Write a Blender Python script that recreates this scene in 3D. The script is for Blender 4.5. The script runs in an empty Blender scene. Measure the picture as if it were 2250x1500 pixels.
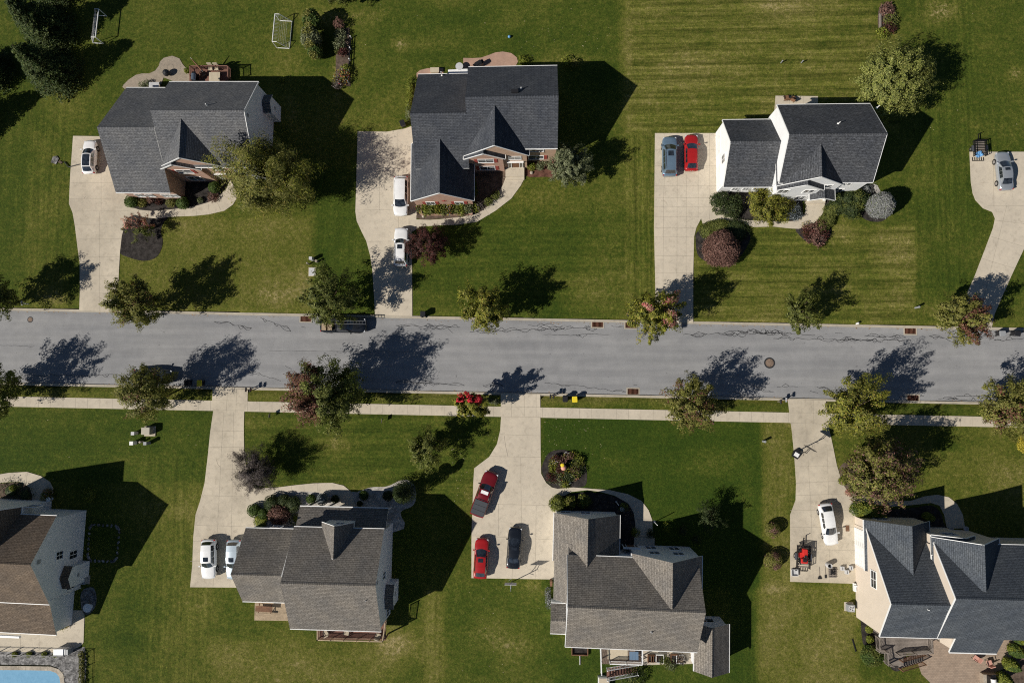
import bpy, math, random
import numpy as np
from mathutils import Vector, Matrix
random.seed(7)
D=bpy.data; SC=bpy.context.scene; COL=SC.collection
sin,cos,pi,rad=math.sin,math.cos,math.pi,math.radians
# ---------------------------------------------------------------- camera geometry
# The drone hangs 90 m above the lawn and looks almost straight down.  W(px,py,h) gives the ground
# plan position (metres) of a surveyed point read off the photograph at height h.
F=1500.0; CH=90.0; NX,NY=1180.0,860.0
_d=Vector(((NX-1125)/F,-(NY-750)/F,-1.0)).normalized(); _z=-_d
_x=(Vector((1,0,0))-_z.x*_z).normalized(); _y=_z.cross(_x)
RM=Matrix((_x,_y,_z))
def W(px,py,h=0.0):
    r=RM@Vector(((px-1125)/F,-(py-750)/F,-1.0)); t=(h-CH)/r.z
    return (r.x*t,r.y*t)
def P3(px,py,h=0.0):
    x,y=W(px,py,h); return (x,y,h)
# ---------------------------------------------------------------- materials
def nm(name):
    m=D.materials.new(name); m.use_nodes=True; nt=m.node_tree; nt.nodes.clear()
    o=nt.nodes.new('ShaderNodeOutputMaterial'); b=nt.nodes.new('ShaderNodeBsdfPrincipled')
    nt.links.new(b.outputs[0],o.inputs[0]); return m,nt,b,o
def N(nt,t,**k):
    n=nt.nodes.new(t)
    for a,v in k.items(): setattr(n,a,v)
    return n
def coords(nt,kind='Object'):
    if kind=='World': return N(nt,'ShaderNodeNewGeometry').outputs['Position']
    return N(nt,'ShaderNodeTexCoord').outputs[kind]
def noise(nt,vec,scale,detail=3,rough=.55,dist=0.0):
    n=N(nt,'ShaderNodeTexNoise'); n.inputs['Scale'].default_value=scale; n.inputs['Detail'].default_value=detail
    n.inputs['Roughness'].default_value=rough; n.inputs['Distortion'].default_value=dist
    nt.links.new(vec,n.inputs['Vector']); return n.outputs['Fac']
def ramp(nt,fac,stops):
    r=N(nt,'ShaderNodeValToRGB'); e=r.color_ramp.elements
    while len(e)<len(stops): e.new(.5)
    for i,(p,c) in enumerate(stops): e[i].position=p; e[i].color=(*c,1) if len(c)==3 else c
    nt.links.new(fac,r.inputs[0]); return r.outputs[0]
def mapr(nt,fac,a,b,c,d):
    r=N(nt,'ShaderNodeMapRange')
    for i,v in enumerate((a,b,c,d)): r.inputs[i+1].default_value=v
    nt.links.new(fac,r.inputs[0]); return r.outputs[0]
def mix(nt,fac,a,b,mode='MIX'):
    m=N(nt,'ShaderNodeMix',data_type='RGBA',blend_type=mode)
    for s,v in ((m.inputs[0],fac),(m.inputs[6],a),(m.inputs[7],b)):
        if isinstance(v,(int,float)): s.default_value=v
        elif isinstance(v,tuple): s.default_value=(*v,1) if len(v)==3 else v
        else: nt.links.new(v,s)
    return m.outputs[2]
def mth(nt,op,a,b=0.0,clamp=False):
    m=N(nt,'ShaderNodeMath',operation=op,use_clamp=clamp)
    for s,v in ((m.inputs[0],a),(m.inputs[1],b)):
        if isinstance(v,(int,float)): s.default_value=v
        else: nt.links.new(v,s)
    return m.outputs[0]
def bump(nt,b,h,strength,dist=.05):
    n=N(nt,'ShaderNodeBump'); n.inputs['Strength'].default_value=strength; n.inputs['Distance'].default_value=dist
    nt.links.new(h,n.inputs['Height']); nt.links.new(n.outputs[0],b.inputs['Normal'])
def scl(c,k): return tuple(min(1,v*k) for v in c)
def setp(b,rough=.7,spec=.3,metal=0,coat=0):
    b.inputs['Roughness'].default_value=rough; b.inputs['Specular IOR Level'].default_value=spec
    b.inputs['Metallic'].default_value=metal; b.inputs['Coat Weight'].default_value=coat
    if coat: b.inputs['Coat Roughness'].default_value=.05
def speck(name,c,var=.25,scale=6,rough=.85,spec=.2,big=.5,bstr=.25,kind='World',metal=0,fine=3.0):
    """general mottled surface: large blotches x fine grain, grain also in the relief"""
    m,nt,b,o=nm(name); v=coords(nt,kind)
    a=noise(nt,v,big,4,.6); g=noise(nt,v,scale,4,.7); f=noise(nt,v,scale*fine,2,.6)
    c1=ramp(nt,a,[(.3,scl(c,1-var)),(.7,scl(c,1+var))])
    c2=mix(nt,1.0,c1,ramp(nt,g,[(.3,(1-var,)*3),(.7,(1+var*.6,)*3)]),'MULTIPLY')
    nt.links.new(c2,b.inputs['Base Color']); setp(b,rough,spec,metal)
    bump(nt,b,f,bstr,.02); return m
def plain(name,c,rough=.5,spec=.4,metal=0,coat=0,var=.06):
    m,nt,b,o=nm(name); v=coords(nt,'Object'); a=noise(nt,v,3,3)
    nt.links.new(ramp(nt,a,[(.3,scl(c,1-var)),(.7,scl(c,1+var))]),b.inputs['Base Color']); setp(b,rough,spec,metal,coat); return m
def shingle(name,c,c2,row=.19,fleck=.35,rough=.9):
    fleck*=1.15
    m,nt,b,o=nm(name); uv=coords(nt,'UV')
    br=N(nt,'ShaderNodeTexBrick'); nt.links.new(uv,br.inputs['Vector'])
    br.offset=.37; br.offset_frequency=2
    br.inputs['Color1'].default_value=(*c,1); br.inputs['Color2'].default_value=(*c2,1); br.inputs['Mortar'].default_value=(*scl(c,.36),1)
    br.inputs['Scale'].default_value=1; br.inputs['Mortar Size'].default_value=.022; br.inputs['Brick Width'].default_value=.42; br.inputs['Row Height'].default_value=row
    br.inputs['Mortar Smooth'].default_value=.3; br.inputs['Bias'].default_value=-.1
    mpn=N(nt,'ShaderNodeMapping'); mpn.inputs['Scale'].default_value=(.55,1.5,1); nt.links.new(uv,mpn.inputs[0]); g=noise(nt,mpn.outputs[0],4.2,3,.75); l=noise(nt,uv,.35,4,.6)
    q=mix(nt,1.0,br.outputs['Color'],ramp(nt,g,[(.32,(1-fleck,)*3),(.68,(1+fleck*.8,)*3)]),'MULTIPLY')
    q=mix(nt,1.0,q,ramp(nt,l,[(.3,(.80,.82,.86)),(.7,(1.16,1.13,1.08))]),'MULTIPLY')
    nt.links.new(q,b.inputs['Base Color']); setp(b,rough,.15)
    bump(nt,b,br.outputs['Fac'],-.4,.02); return m
def brickm(name,c,c2,mort,w=.24,row=.08):
    m,nt,b,o=nm(name); uv=coords(nt,'UV')
    br=N(nt,'ShaderNodeTexBrick'); nt.links.new(uv,br.inputs['Vector'])
    br.inputs['Color1'].default_value=(*c,1); br.inputs['Color2'].default_value=(*c2,1); br.inputs['Mortar'].default_value=(*mort,1)
    br.inputs['Scale'].default_value=1; br.inputs['Mortar Size'].default_value=.012; br.inputs['Brick Width'].default_value=w; br.inputs['Row Height'].default_value=row
    g=noise(nt,uv,1.2,4,.7)
    nt.links.new(mix(nt,1.0,br.outputs['Color'],ramp(nt,g,[(.3,(.85,.85,.85)),(.7,(1.12,1.1,1.08))]),'MULTIPLY'),b.inputs['Base Color']); setp(b,.85,.2)
    bump(nt,b,br.outputs['Fac'],-.3,.01); return m
def siding(name,c):
    m,nt,b,o=nm(name); v=coords(nt,'Object'); w=N(nt,'ShaderNodeTexWave',wave_type='BANDS',bands_direction='Z',wave_profile='SAW')
    w.inputs['Scale'].default_value=1.6; nt.links.new(v,w.inputs['Vector']); a=noise(nt,v,.8,4)
    q=ramp(nt,w.outputs['Fac'],[(0,scl(c,.93)),(.12,c),(1,scl(c,1.02))])
    nt.links.new(mix(nt,1.0,q,ramp(nt,a,[(.3,(.95,.95,.95)),(.7,(1.02,1.02,1.02))]),'MULTIPLY'),b.inputs['Base Color']); setp(b,.6,.3)
    bump(nt,b,w.outputs['Fac'],.3,.02); return m
def leafm(name):
    m,nt,b,o=nm(name); a=N(nt,'ShaderNodeAttribute',attribute_name='col')
    nt.links.new(a.outputs['Color'],b.inputs['Base Color']); setp(b,.62,.22)
    t=N(nt,'ShaderNodeBsdfTranslucent'); nt.links.new(mix(nt,1.0,a.outputs['Color'],(1.3,1.5,.6),'MULTIPLY'),t.inputs[0])
    x=N(nt,'ShaderNodeMixShader'); x.inputs[0].default_value=.22
    nt.links.new(b.outputs[0],x.inputs[1]); nt.links.new(t.outputs[0],x.inputs[2]); nt.links.new(x.outputs[0],o.inputs[0]); return m
def concrete(name,c,var=.1):
    m,nt,b,o=nm(name); v=coords(nt,'World')
    a=noise(nt,v,.22,5,.65); g=noise(nt,v,1.6,5,.7,.6); f=noise(nt,v,14,3,.7)
    q=ramp(nt,a,[(.3,scl(c,1-var)),(.7,scl(c,1+var))])
    q=mix(nt,1.0,q,ramp(nt,g,[(.30,(.78,.77,.75)),(.46,(.96,.96,.96)),(.7,(1.05,1.04,1.02))]),'MULTIPLY')
    q=mix(nt,1.0,q,ramp(nt,f,[(.3,(.92,.92,.92)),(.7,(1.05,1.05,1.05))]),'MULTIPLY')
    nt.links.new(q,b.inputs['Base Color']); setp(b,.85,.2); bump(nt,b,f,.15,.01); return m
M={}
M['concrete']=concrete('concrete',(.55,.485,.385))
M['concrete2']=concrete('weathered_concrete',(.50,.44,.345),.2)
M['walk']=concrete('walk_concrete',(.52,.46,.365))
M['kerb']=concrete('kerb_concrete',(.42,.375,.30),.15)
M['joint']=plain('joint',(.35,.31,.245),.9,.1)
M['crack']=plain('hairline_crack',(.16,.14,.12),.9,.1)
M['tar']=plain('tar',(.028,.029,.032),.55,.3,var=.3)
M['mulch']=speck('mulch',(.042,.037,.034),.55,7,.95,.1,1.5,.8)
M['redmulch']=speck('red_mulch',(.13,.062,.045),.4,9,.95,.1,1.5,.8)
M['brownmulch']=speck('brown_mulch',(.115,.085,.065),.4,8,.95,.1,1.5,.8)
M['gravel']=speck('white_gravel',(.45,.42,.38),.4,11,.9,.2,1.2,.9)
M['greystone']=speck('grey_stones',(.2,.195,.19),.75,4,.85,.25,1.5,1.0)
M['white']=plain('white_trim',(.78,.78,.76),.45,.4)
M['creamtrim']=plain('cream_trim',(.62,.58,.5),.5,.4)
M['stone']=speck('stone',(.4,.35,.28),.3,5)
M['glass']=plain('window_glass',(.02,.024,.03),.06,.6)
M['tint']=plain('car_glass',(.022,.027,.034),.05,1.0,coat=.5,var=.7)  # strong mottling: lighter patches painted in for greyish reflections on the glass
M['rubber']=plain('rubber',(.015,.015,.016),.8,.2)
M['rim']=plain('alloy',(.5,.5,.51),.3,.5,.8)
M['black']=plain('black_plastic',(.018,.018,.02),.4,.4)
M['blackmetal']=plain('black_metal',(.02,.02,.022),.35,.5,.5)
M['steel']=plain('steel',(.42,.43,.45),.3,.5,.85)
M['grey']=plain('grey_plastic',(.28,.29,.3),.5,.4)
M['ltgrey']=plain('light_grey',(.5,.5,.5),.5,.4)
M['tan']=plain('tan_cloth',(.5,.43,.32),.9,.1)
M['red']=plain('red_paint',(.55,.03,.025),.4,.4)
M['yellow']=plain('yellow_plastic',(.75,.58,.03),.45,.4)
M['blue']=plain('blue_plastic',(.12,.3,.55),.45,.4)
M['bark']=speck('bark',(.12,.09,.065),.4,8,.95,.1,1,.6,'Object')
M['leaf']=leafm('foliage')
M['deckred']=speck('red_deck',(.2,.105,.078),.2,5,.75,.2,.8,.3)
M['deckwood']=speck('bare_deck_wood',(.4,.31,.21),.25,5,.8,.2,.8,.3)
M['greywood']=speck('grey_weathered_wood',(.22,.19,.165),.25,5,.85,.2,.8,.3)
M['brownwood']=speck('brown_wood',(.2,.105,.06),.3,5,.7,.2,.8,.3)
M['headlamp']=plain('headlamp',(.55,.57,.6),.12,.6)
M['taillamp']=plain('taillamp',(.35,.012,.012),.2,.5)
M['brick']=brickm('brick',(.48,.26,.185),(.4,.215,.155),(.5,.42,.34))
M['tanbrick']=brickm('tan_brick',(.47,.3,.2),(.42,.25,.17),(.5,.42,.33))
M['paver']=brickm('pavers',(.36,.28,.215),(.3,.23,.175),(.2,.165,.13),.32,.2)
M['paver2']=brickm('small_pavers',(.37,.31,.24),(.31,.26,.2),(.2,.175,.145),.2,.14)
M['redpaver']=brickm('red_pavers',(.43,.265,.2),(.38,.23,.17),(.34,.26,.2),.2,.1)
# ---------------------------------------------------------------- mesh building
def obj(name,verts,faces,mats,parent=None,fm=None,uvs=None,smooth=False,label=None,loc=None):
    me=D.meshes.new(name); me.from_pydata(verts,[],faces)
    if not isinstance(mats,(list,tuple)): mats=[mats]
    for m in mats: me.materials.append(M[m] if isinstance(m,str) else m)
    if fm: me.polygons.foreach_set('material_index',fm)
    if uvs:
        u=me.uv_layers.new(name='UVMap'); flat=[c for f in uvs for p in f for c in p]; u.data.foreach_set('uv',flat)
    if smooth: me.polygons.foreach_set('use_smooth',[True]*len(me.polygons))
    me.update(); o=D.objects.new(name,me); COL.objects.link(o)
    if parent: o.parent=parent
    if loc: o.location=loc
    if label: o['label']=label
    return o
def tag(o,label,cat,group=None,kind=None):
    if label: o['label']=label
    if cat: o['category']=cat
    if group: o['group']=group
    if kind: o['kind']=kind
    return o
def struct(o): o['kind']='structure'; return o
def thing(name,label,cat,loc=(0,0,0),rz=0,group=None):
    o=D.objects.new(name,None); COL.objects.link(o); o.empty_display_size=.2
    o.location=loc if len(loc)==3 else (*loc,0); o.rotation_euler=(0,0,rz); return tag(o,label,cat,group)
class MB:
    def __init__(s): s.v=[];s.f=[];s.m=[];s.u=[]
    def face(s,pts,m=0,uv=None):
        k=len(s.v); s.v+= [tuple(p) for p in pts]; s.f.append(tuple(range(k,k+len(pts)))); s.m.append(m)
        if uv is None:
            n=Vector((0,0,0))
            for i in range(1,len(pts)-1): n+=(Vector(pts[i])-Vector(pts[0])).cross(Vector(pts[i+1])-Vector(pts[0]))
            n.normalize() if n.length else None
            if abs(n.z)>.95: uv=[(p[0],p[1]) for p in pts]
            else:
                h=Vector((0,0,1)).cross(n); h.normalize(); w=n.cross(h)
                uv=[(Vector(p).dot(h),Vector(p).dot(w)) for p in pts]
        s.u.append(uv); return s
    def box(s,x0,x1,y0,y1,z0,z1,m=0,rz=0,c=None):
        if c is None: c=((x0+x1)/2,(y0+y1)/2)
        def r(x,y,z):
            if not rz: return (x,y,z)
            dx,dy=x-c[0],y-c[1]; return (c[0]+dx*cos(rz)-dy*sin(rz),c[1]+dx*sin(rz)+dy*cos(rz),z)
        p=[r(x,y,z) for z in(z0,z1) for x,y in((x0,y0),(x1,y0),(x1,y1),(x0,y1))]
        for q in((0,3,2,1),(4,5,6,7),(0,1,5,4),(1,2,6,5),(2,3,7,6),(3,0,4,7)): s.face([p[i] for i in q],m)
        return s
    def cbox(s,cx,cy,cz,sx,sy,sz,m=0,rz=0): return s.box(cx-sx/2,cx+sx/2,cy-sy/2,cy+sy/2,cz-sz/2,cz+sz/2,m,rz)
    def tube(s,a,b,r0,r1=None,n=8,m=0,cap=True):
        r1=r0 if r1 is None else r1; a=Vector(a);b=Vector(b);d=(b-a)
        if d.length<1e-6: return s
        d.normalize(); u=d.orthogonal().normalized(); w=d.cross(u)
        A=[a+(u*cos(2*pi*i/n)+w*sin(2*pi*i/n))*r0 for i in range(n)]; B=[b+(u*cos(2*pi*i/n)+w*sin(2*pi*i/n))*r1 for i in range(n)]
        for i in range(n): s.face([A[i],A[(i+1)%n],B[(i+1)%n],B[i]],m)
        if cap: s.face(A[::-1],m); s.face(B,m)
        return s
    def lathe(s,c,prof,n=14,m=0):
        R=[[(c[0]+r*cos(2*pi*i/n),c[1]+r*sin(2*pi*i/n),c[2]+z) for i in range(n)] for r,z in prof]
        for k in range(len(R)-1):
            for i in range(n): s.face([R[k][i],R[k][(i+1)%n],R[k+1][(i+1)%n],R[k+1][i]],m)
        if prof[-1][0]>1e-4: s.face(R[-1],m)
        return s
    def poly(s,pts,z0,z1,m=0,ms=None):
        """extruded plan polygon"""
        n=len(pts); a=sum(pts[i][0]*pts[(i+1)%n][1]-pts[(i+1)%n][0]*pts[i][1] for i in range(n))
        if a<0: pts=pts[::-1]
        s.face([(x,y,z1) for x,y in pts],m)
        if z0<z1:
            for i in range(n):
                p,q=pts[i],pts[(i+1)%n]; s.face([(*p,z0),(*q,z0),(*q,z1),(*p,z1)],m if ms is None else ms)
        return s
    def strip(s,pts,w,z,m=0):
        """flat ribbon along a plan polyline"""
        for (x0,y0),(x1,y1) in zip(pts,pts[1:]):
            dx,dy=x1-x0,y1-y0; L=math.hypot(dx,dy)
            if L<1e-5: continue
            ex,ey=dx/L*w*.35,dy/L*w*.35; nx_,ny_=-dy/L*w/2,dx/L*w/2
            s.face([(x0-ex-nx_,y0-ey-ny_,z),(x1+ex-nx_,y1+ey-ny_,z),(x1+ex+nx_,y1+ey+ny_,z),(x0-ex+nx_,y0-ey+ny_,z)],m)
        return s
    def out(s,name,mats,parent=None,smooth=False,label=None,loc=None):
        return obj(name,s.v,s.f,mats,parent,s.m,s.u,smooth,label,loc)
def curve(pts,n=6,closed=False):
    """Catmull-Rom through plan points"""
    out=[]; L=len(pts); rng=range(L if closed else L-1)
    for i in rng:
        if closed: p=[pts[(i+k)%L] for k in(-1,0,1,2)]
        else: p=[pts[max(0,i-1)],pts[i],pts[i+1],pts[min(L-1,i+2)]]
        for j in range(n):
            t=j/n; out.append(tuple(.5*((2*p[1][k])+(-p[0][k]+p[2][k])*t+(2*p[0][k]-5*p[1][k]+4*p[2][k]-p[3][k])*t*t+(-p[0][k]+3*p[1][k]-3*p[2][k]+p[3][k])*t**3) for k in(0,1)))
    if not closed: out.append(tuple(pts[-1]))
    return out
def WP(pts,h=0): return [W(x,y,h) for x,y in pts]
# crop helpers: pixel lists read from 600x400 tiles shown at 3.75x
def T(ox,oy,pts): return [(ox+x/3.75,oy+y/3.75) for x,y in pts]
# ================================================================ GROUND, ROAD, PAVING
RW=-.12
def ktop(x): return 679.5+x*.0195      # kerb line north (px)
def kbot(x): return 842.5+x*.0199
FX=2250
# lawn: one sheet to the horizon, fine near the houses; attribute 'lawn' = (dryness, mown stripe along x, along y)
def axis(lo,hi,st,far):
    a=list(np.arange(lo,hi+st/2,st)); return [-far,-far/3,-far/9]+[v for v in a]+[far/9,far/3,far]
gx=np.array(axis(-88,84,.45,2600)); gy=np.array(axis(-60,66,.45,2600))
X,Y=np.meshgrid(gx,gy)
# inverse of W for the z=0 plane (world -> photo px)
Ri=np.array(RM.transposed()); 
def topx(x,y):
    c=np.einsum('ij,jkl->ikl',Ri,np.stack([x,y,np.full_like(x,-CH)])); return 1125+F*c[0]/-c[2],750-F*c[1]/-c[2]
Xc=np.clip(X,-100,100);Yc=np.clip(Y,-75,80)
PX,PY=topx(Xc,Yc)
def box01(x0,x1,y0,y1,s=8):
    f=lambda v,a,b: 1/(1+np.exp(-(v-a)/s*2))*(1/(1+np.exp((v-b)/s*2)))
    return f(PX,x0,x1)*f(PY,y0,y1)
def blob(cx,cy,rx,ry): return np.exp(-(((PX-cx)/rx)**2+((PY-cy)/ry)**2))
dry=np.full(X.shape,.30); hs=np.zeros(X.shape); vs=np.zeros(X.shape); rich=np.zeros(X.shape)
for b,dv,h_,v_,r_ in [
 ((1378,1975,-400,292),.2,1.0,.0,0),((1370,1440,292,702),.12,0,.9,0),((1525,2012,497,712),.16,.9,.0,0),
 ((2012,2140,-400,705),-.06,0,.55,.1),((2130,2400,-300,330),-.02,.0,.15,0),((-300,60,60,690),-.05,0,.3,.15),((60,158,200,690),.05,0,.5,0),
 ((692,815,370,690),-.1,0,.35,.35),((905,1370,470,702),-.08,.4,.0,.15),((905,1370,640,702),.1,0,0,0),((265,690,480,690),.2,.1,.0,0),
 ((545,1095,905,1105),.0,.55,.0,.1),((1192,1672,915,1290),-.22,.0,.0,.55),((1674,1745,915,1300),.22,0,.25,0),((1830,2400,930,1290),.12,.0,.1,0),
 ((1660,1890,1285,1700),.28,.0,.15,0),((1610,1665,1250,1700),-.15,0,.3,.4),((300,460,1000,1700),.08,0,.45,0),((460,930,1400,1700),.1,.1,.0,0),
 ((-300,470,900,1060),-.12,.15,0,.25),((930,972,1290,1700),.25,0,.5,0),((985,1230,1290,1700),.0,.0,.1,.3),((300,460,0,300),.0,.1,0,.1),
 ((1365,1384,-400,292),.25,0,0,0),((-300,3000,846,885),.22,0,0,0),((780,1360,-400,130),-.05,.1,0,.15),((1220,1620,1410,1700),-.12,0,0,.4),
 ]:
    k=box01(*b,s=3 if r_>.5 or h_>.8 or v_>.8 else 7); dry+=dv*k; hs=np.maximum(hs,h_*k); vs=np.maximum(vs,v_*k); rich=np.maximum(rich,r_*k)
dsp=np.zeros(X.shape)
for cx,cy,rx,ry,a in [(880,98,14,12,.9),(945,100,60,14,.35),(1250,100,90,40,.2),(620,640,60,30,.35),(590,655,25,14,.4),(505,470,130,50,.22),(1190,430,110,50,.3),(1350,560,30,60,.3),(1320,640,70,40,.3),
 (2065,22,40,24,1.0),(2230,160,14,14,.9),(2010,560,70,30,.25),(1960,520,50,12,.25),(2060,680,50,18,.55),(1980,640,60,40,.2),(740,40,60,20,.5),(830,30,60,30,.3),(745,150,12,60,.7),
 (1500,950,60,10,.2),(1350,1015,50,18,.4),(1560,1020,60,30,.45),(2140,770,1,1,0),(2210,1040,50,30,.35),(740,975,40,14,.55),(560,1470,110,50,.22),(700,1480,90,40,.2),(1060,1400,60,26,.45),(1130,1420,50,20,.35),
 (1170,1290,28,22,.55),(1090,1360,30,30,.2),(120,655,40,14,.4),(20,1340,1,1,0),(560,930,90,12,.3),(260,1010,60,14,.2),(1120,1460,30,20,.35),(1640,1080,20,60,.25),(450,1330,50,40,.3),(870,1420,60,30,.3),(720,240,80,60,.25),
 (860,270,40,60,.2),(640,130,60,60,.25),(1270,130,70,12,.35),(140,200,30,40,.3)]:
    dsp+=a*blob(cx,cy,rx*1.15,ry*1.15)
rr=np.random.RandomState(3)
for k in range(170):
    cx,cy=rr.uniform(-100,2350),rr.uniform(-60,1560); dry+=rr.uniform(-.22,.26)*blob(cx,cy,rr.uniform(15,80),rr.uniform(12,50))
near=(abs(X)<100)&(abs(Y)<80)
Z=np.zeros(X.shape)
inroad=(PY>ktop(PX)-4)&(PY<kbot(PX)+4)
Z[inroad]=-.4; 
Z[(abs(X)>=86)&(abs(Y-W(1125,780)[1])<70)]=-.4
Z[(PX<136)&(PY>1466)&(abs(X)<86)]=-1.2
dry=np.clip(dry,0,1.3)
ny,nx_=X.shape
idx=np.arange(ny*nx_).reshape(ny,nx_)
q=np.stack([idx[:-1,:-1],idx[:-1,1:],idx[1:,1:],idx[1:,:-1]],-1).reshape(-1,4)
me=D.meshes.new('lawn'); me.vertices.add(ny*nx_); me.vertices.foreach_set('co',np.stack([X,Y,Z],-1).ravel())
me.loops.add(q.size); me.loops.foreach_set('vertex_index',q.ravel().astype(np.int32)); me.polygons.add(len(q))
me.polygons.foreach_set('loop_start',np.arange(0,q.size,4,dtype=np.int32)); me.update(calc_edges=True)
a2=me.attributes.new('spots','FLOAT','POINT'); a2.data.foreach_set('value',dsp.ravel().astype(np.float32))
a=me.color_attributes.new('lawn','FLOAT_COLOR','POINT'); a.data.foreach_set('color',np.stack([dry,hs,vs,rich],-1).ravel().astype(np.float32))
m,nt,b,o=nm('grass'); at=N(nt,'ShaderNodeAttribute',attribute_name='lawn'); sp=N(nt,'ShaderNodeSeparateColor'); nt.links.new(at.outputs['Color'],sp.inputs[0])
pos=coords(nt,'World'); xyz=N(nt,'ShaderNodeSeparateXYZ'); nt.links.new(pos,xyz.inputs[0])
n1=noise(nt,pos,.18,5,.6); n2=noise(nt,pos,1.3,4,.65,.4); n3=noise(nt,pos,6.5,3,.7,1.2); n4=noise(nt,pos,2.6,2,.6,.3)
wob=noise(nt,pos,.35,2)
def stripes(coord,per,ph):
    s=mth(nt,'SINE',mth(nt,'ADD',mth(nt,'MULTIPLY',coord,2*pi/per),mth(nt,'MULTIPLY',wob,ph))); return s
sh=mth(nt,'ADD',mth(nt,'MULTIPLY',stripes(xyz.outputs[1],2.15,2.0),.6),mth(nt,'MULTIPLY',stripes(xyz.outputs[1],.93,4.),.4))
sv=mth(nt,'ADD',mth(nt,'MULTIPLY',stripes(xyz.outputs[0],1.75,2.0),.55),mth(nt,'MULTIPLY',stripes(xyz.outputs[0],.71,4.),.45))
# directional streak noise: mower lines
mpx=N(nt,'ShaderNodeMapping'); mpx.inputs['Scale'].default_value=(.12,2.6,1); nt.links.new(pos,mpx.inputs[0]); nx1=noise(nt,mpx.outputs[0],1.0,4,.7)
mpy=N(nt,'ShaderNodeMapping'); mpy.inputs['Scale'].default_value=(2.6,.12,1); nt.links.new(pos,mpy.inputs[0]); ny1=noise(nt,mpy.outputs[0],1.0,4,.7)
sh=mth(nt,'ADD',mth(nt,'MULTIPLY',sh,.5),mth(nt,'MULTIPLY',mth(nt,'SUBTRACT',nx1,.5),4.0))
sv=mth(nt,'ADD',mth(nt,'MULTIPLY',sv,.4),mth(nt,'MULTIPLY',mth(nt,'SUBTRACT',ny1,.5),4.2))
st=mth(nt,'ADD',mth(nt,'MULTIPLY',sh,sp.outputs[1]),mth(nt,'MULTIPLY',sv,sp.outputs[2]))
dr=mth(nt,'ADD',sp.outputs[0],mth(nt,'MULTIPLY',mth(nt,'SUBTRACT',n1,.5),.7))
dr=mth(nt,'ADD',dr,mth(nt,'MULTIPLY',mth(nt,'SUBTRACT',n2,.5),.7))
dr=mth(nt,'ADD',dr,mth(nt,'MULTIPLY',mth(nt,'SUBTRACT',n4,.5),.45))
ats=N(nt,'ShaderNodeAttribute',attribute_name='spots')
nsp=noise(nt,pos,2.2,4,.75,.8)
spk=mth(nt,'MULTIPLY',ats.outputs['Fac'],mapr(nt,nsp,.40,.60,.25,1.35))
dr=mth(nt,'ADD',dr,mth(nt,'MULTIPLY',spk,.62))
dr=mth(nt,'ADD',dr,mth(nt,'MULTIPLY',st,.12),True)
colr=ramp(nt,dr,[(0,(.034,.058,.0065)),(.25,(.060,.082,.0100)),(.5,(.110,.117,.020)),(.75,(.175,.160,.045)),(1,(.33,.27,.13))])
colr=mix(nt,mth(nt,'MULTIPLY',at.outputs['Alpha'],.55),colr,(.029,.064,.006))
tex=ramp(nt,n3,[(.27,(.38,.40,.36)),(.5,(.95,.95,.95)),(.72,(1.75,1.68,1.6))])
colr=mix(nt,1.0,colr,tex,'MULTIPLY')
smul=mth(nt,'ADD',1.0,mth(nt,'MULTIPLY',st,.36))
cm=N(nt,'ShaderNodeCombineColor'); [nt.links.new(smul,cm.inputs[i]) for i in range(3)]
colr=mix(nt,1.0,colr,cm.outputs[0],'MULTIPLY')
nt.links.new(colr,b.inputs['Base Color']); setp(b,.9,.12); bump(nt,b,n3,.9,.09)
me.materials.append(m); g=D.objects.new('lawn_ground',me); COL.objects.link(g); struct(g)

# asphalt
m,nt,b,o=nm('asphalt'); v=coords(nt,'World')
mp=N(nt,'ShaderNodeMapping'); mp.inputs['Scale'].default_value=(.06,.9,1); mp.inputs['Rotation'].default_value=(0,0,rad(1.1)); nt.links.new(v,mp.inputs[0])
a1=noise(nt,v,.12,4,.6); a2=noise(nt,mp.outputs[0],1,4,.6); a3=noise(nt,v,9,3,.8); a4=noise(nt,v,.9,4,.6)
c=ramp(nt,a1,[(.3,(.245,.247,.25)),(.7,(.292,.292,.292))])
c=mix(nt,1.0,c,ramp(nt,a2,[(.3,(.88,.88,.89)),(.7,(1.08,1.07,1.06))]),'MULTIPLY')
c=mix(nt,1.0,c,ramp(nt,a3,[(.3,(.82,.82,.82)),(.7,(1.15,1.15,1.15))]),'MULTIPLY')
c=mix(nt,1.0,c,ramp(nt,a4,[(.3,(.94,.94,.94)),(.6,(1.02,1.02,1.02))]),'MULTIPLY')
xy=N(nt,'ShaderNodeSeparateXYZ'); nt.links.new(v,xy.inputs[0])
lane=mth(nt,'ADD',xy.outputs[1],mth(nt,'MULTIPLY',xy.outputs[0],.0195)); tr=mth(nt,'COSINE',mth(nt,'MULTIPLY',lane,2*pi/1.75))
c=mix(nt,1.0,c,ramp(nt,mth(nt,'ADD',mth(nt,'MULTIPLY',tr,.25),mth(nt,'MULTIPLY',a2,1.0)),[(.25,(.945,.947,.95)),(.8,(1.03,1.03,1.03))]),'MULTIPLY')
sn=noise(nt,v,2.3,3,.5); c=mix(nt,1.0,c,ramp(nt,sn,[(.24,(.62,.62,.62)),(.30,(1,1,1))]),'MULTIPLY')
gr=noise(nt,v,.5,5,.8); c=mix(nt,1.0,c,ramp(nt,gr,[(.3,(.93,.93,.935)),(.7,(1.05,1.05,1.045))]),'MULTIPLY')
nt.links.new(c,b.inputs['Base Color']); setp(b,.9,.2); bump(nt,b,a3,.25,.01); M['asphalt']=m
k=MB(); xs=[-600,-100,300,700,1125,1500,1900,2350,2900]
pt=[W(x,ktop(x)-3) for x in xs]; pb=[W(x,kbot(x)+3) for x in xs]
k.poly(pt+pb[::-1],RW,RW); struct(k.out('road','asphalt'))
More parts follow.
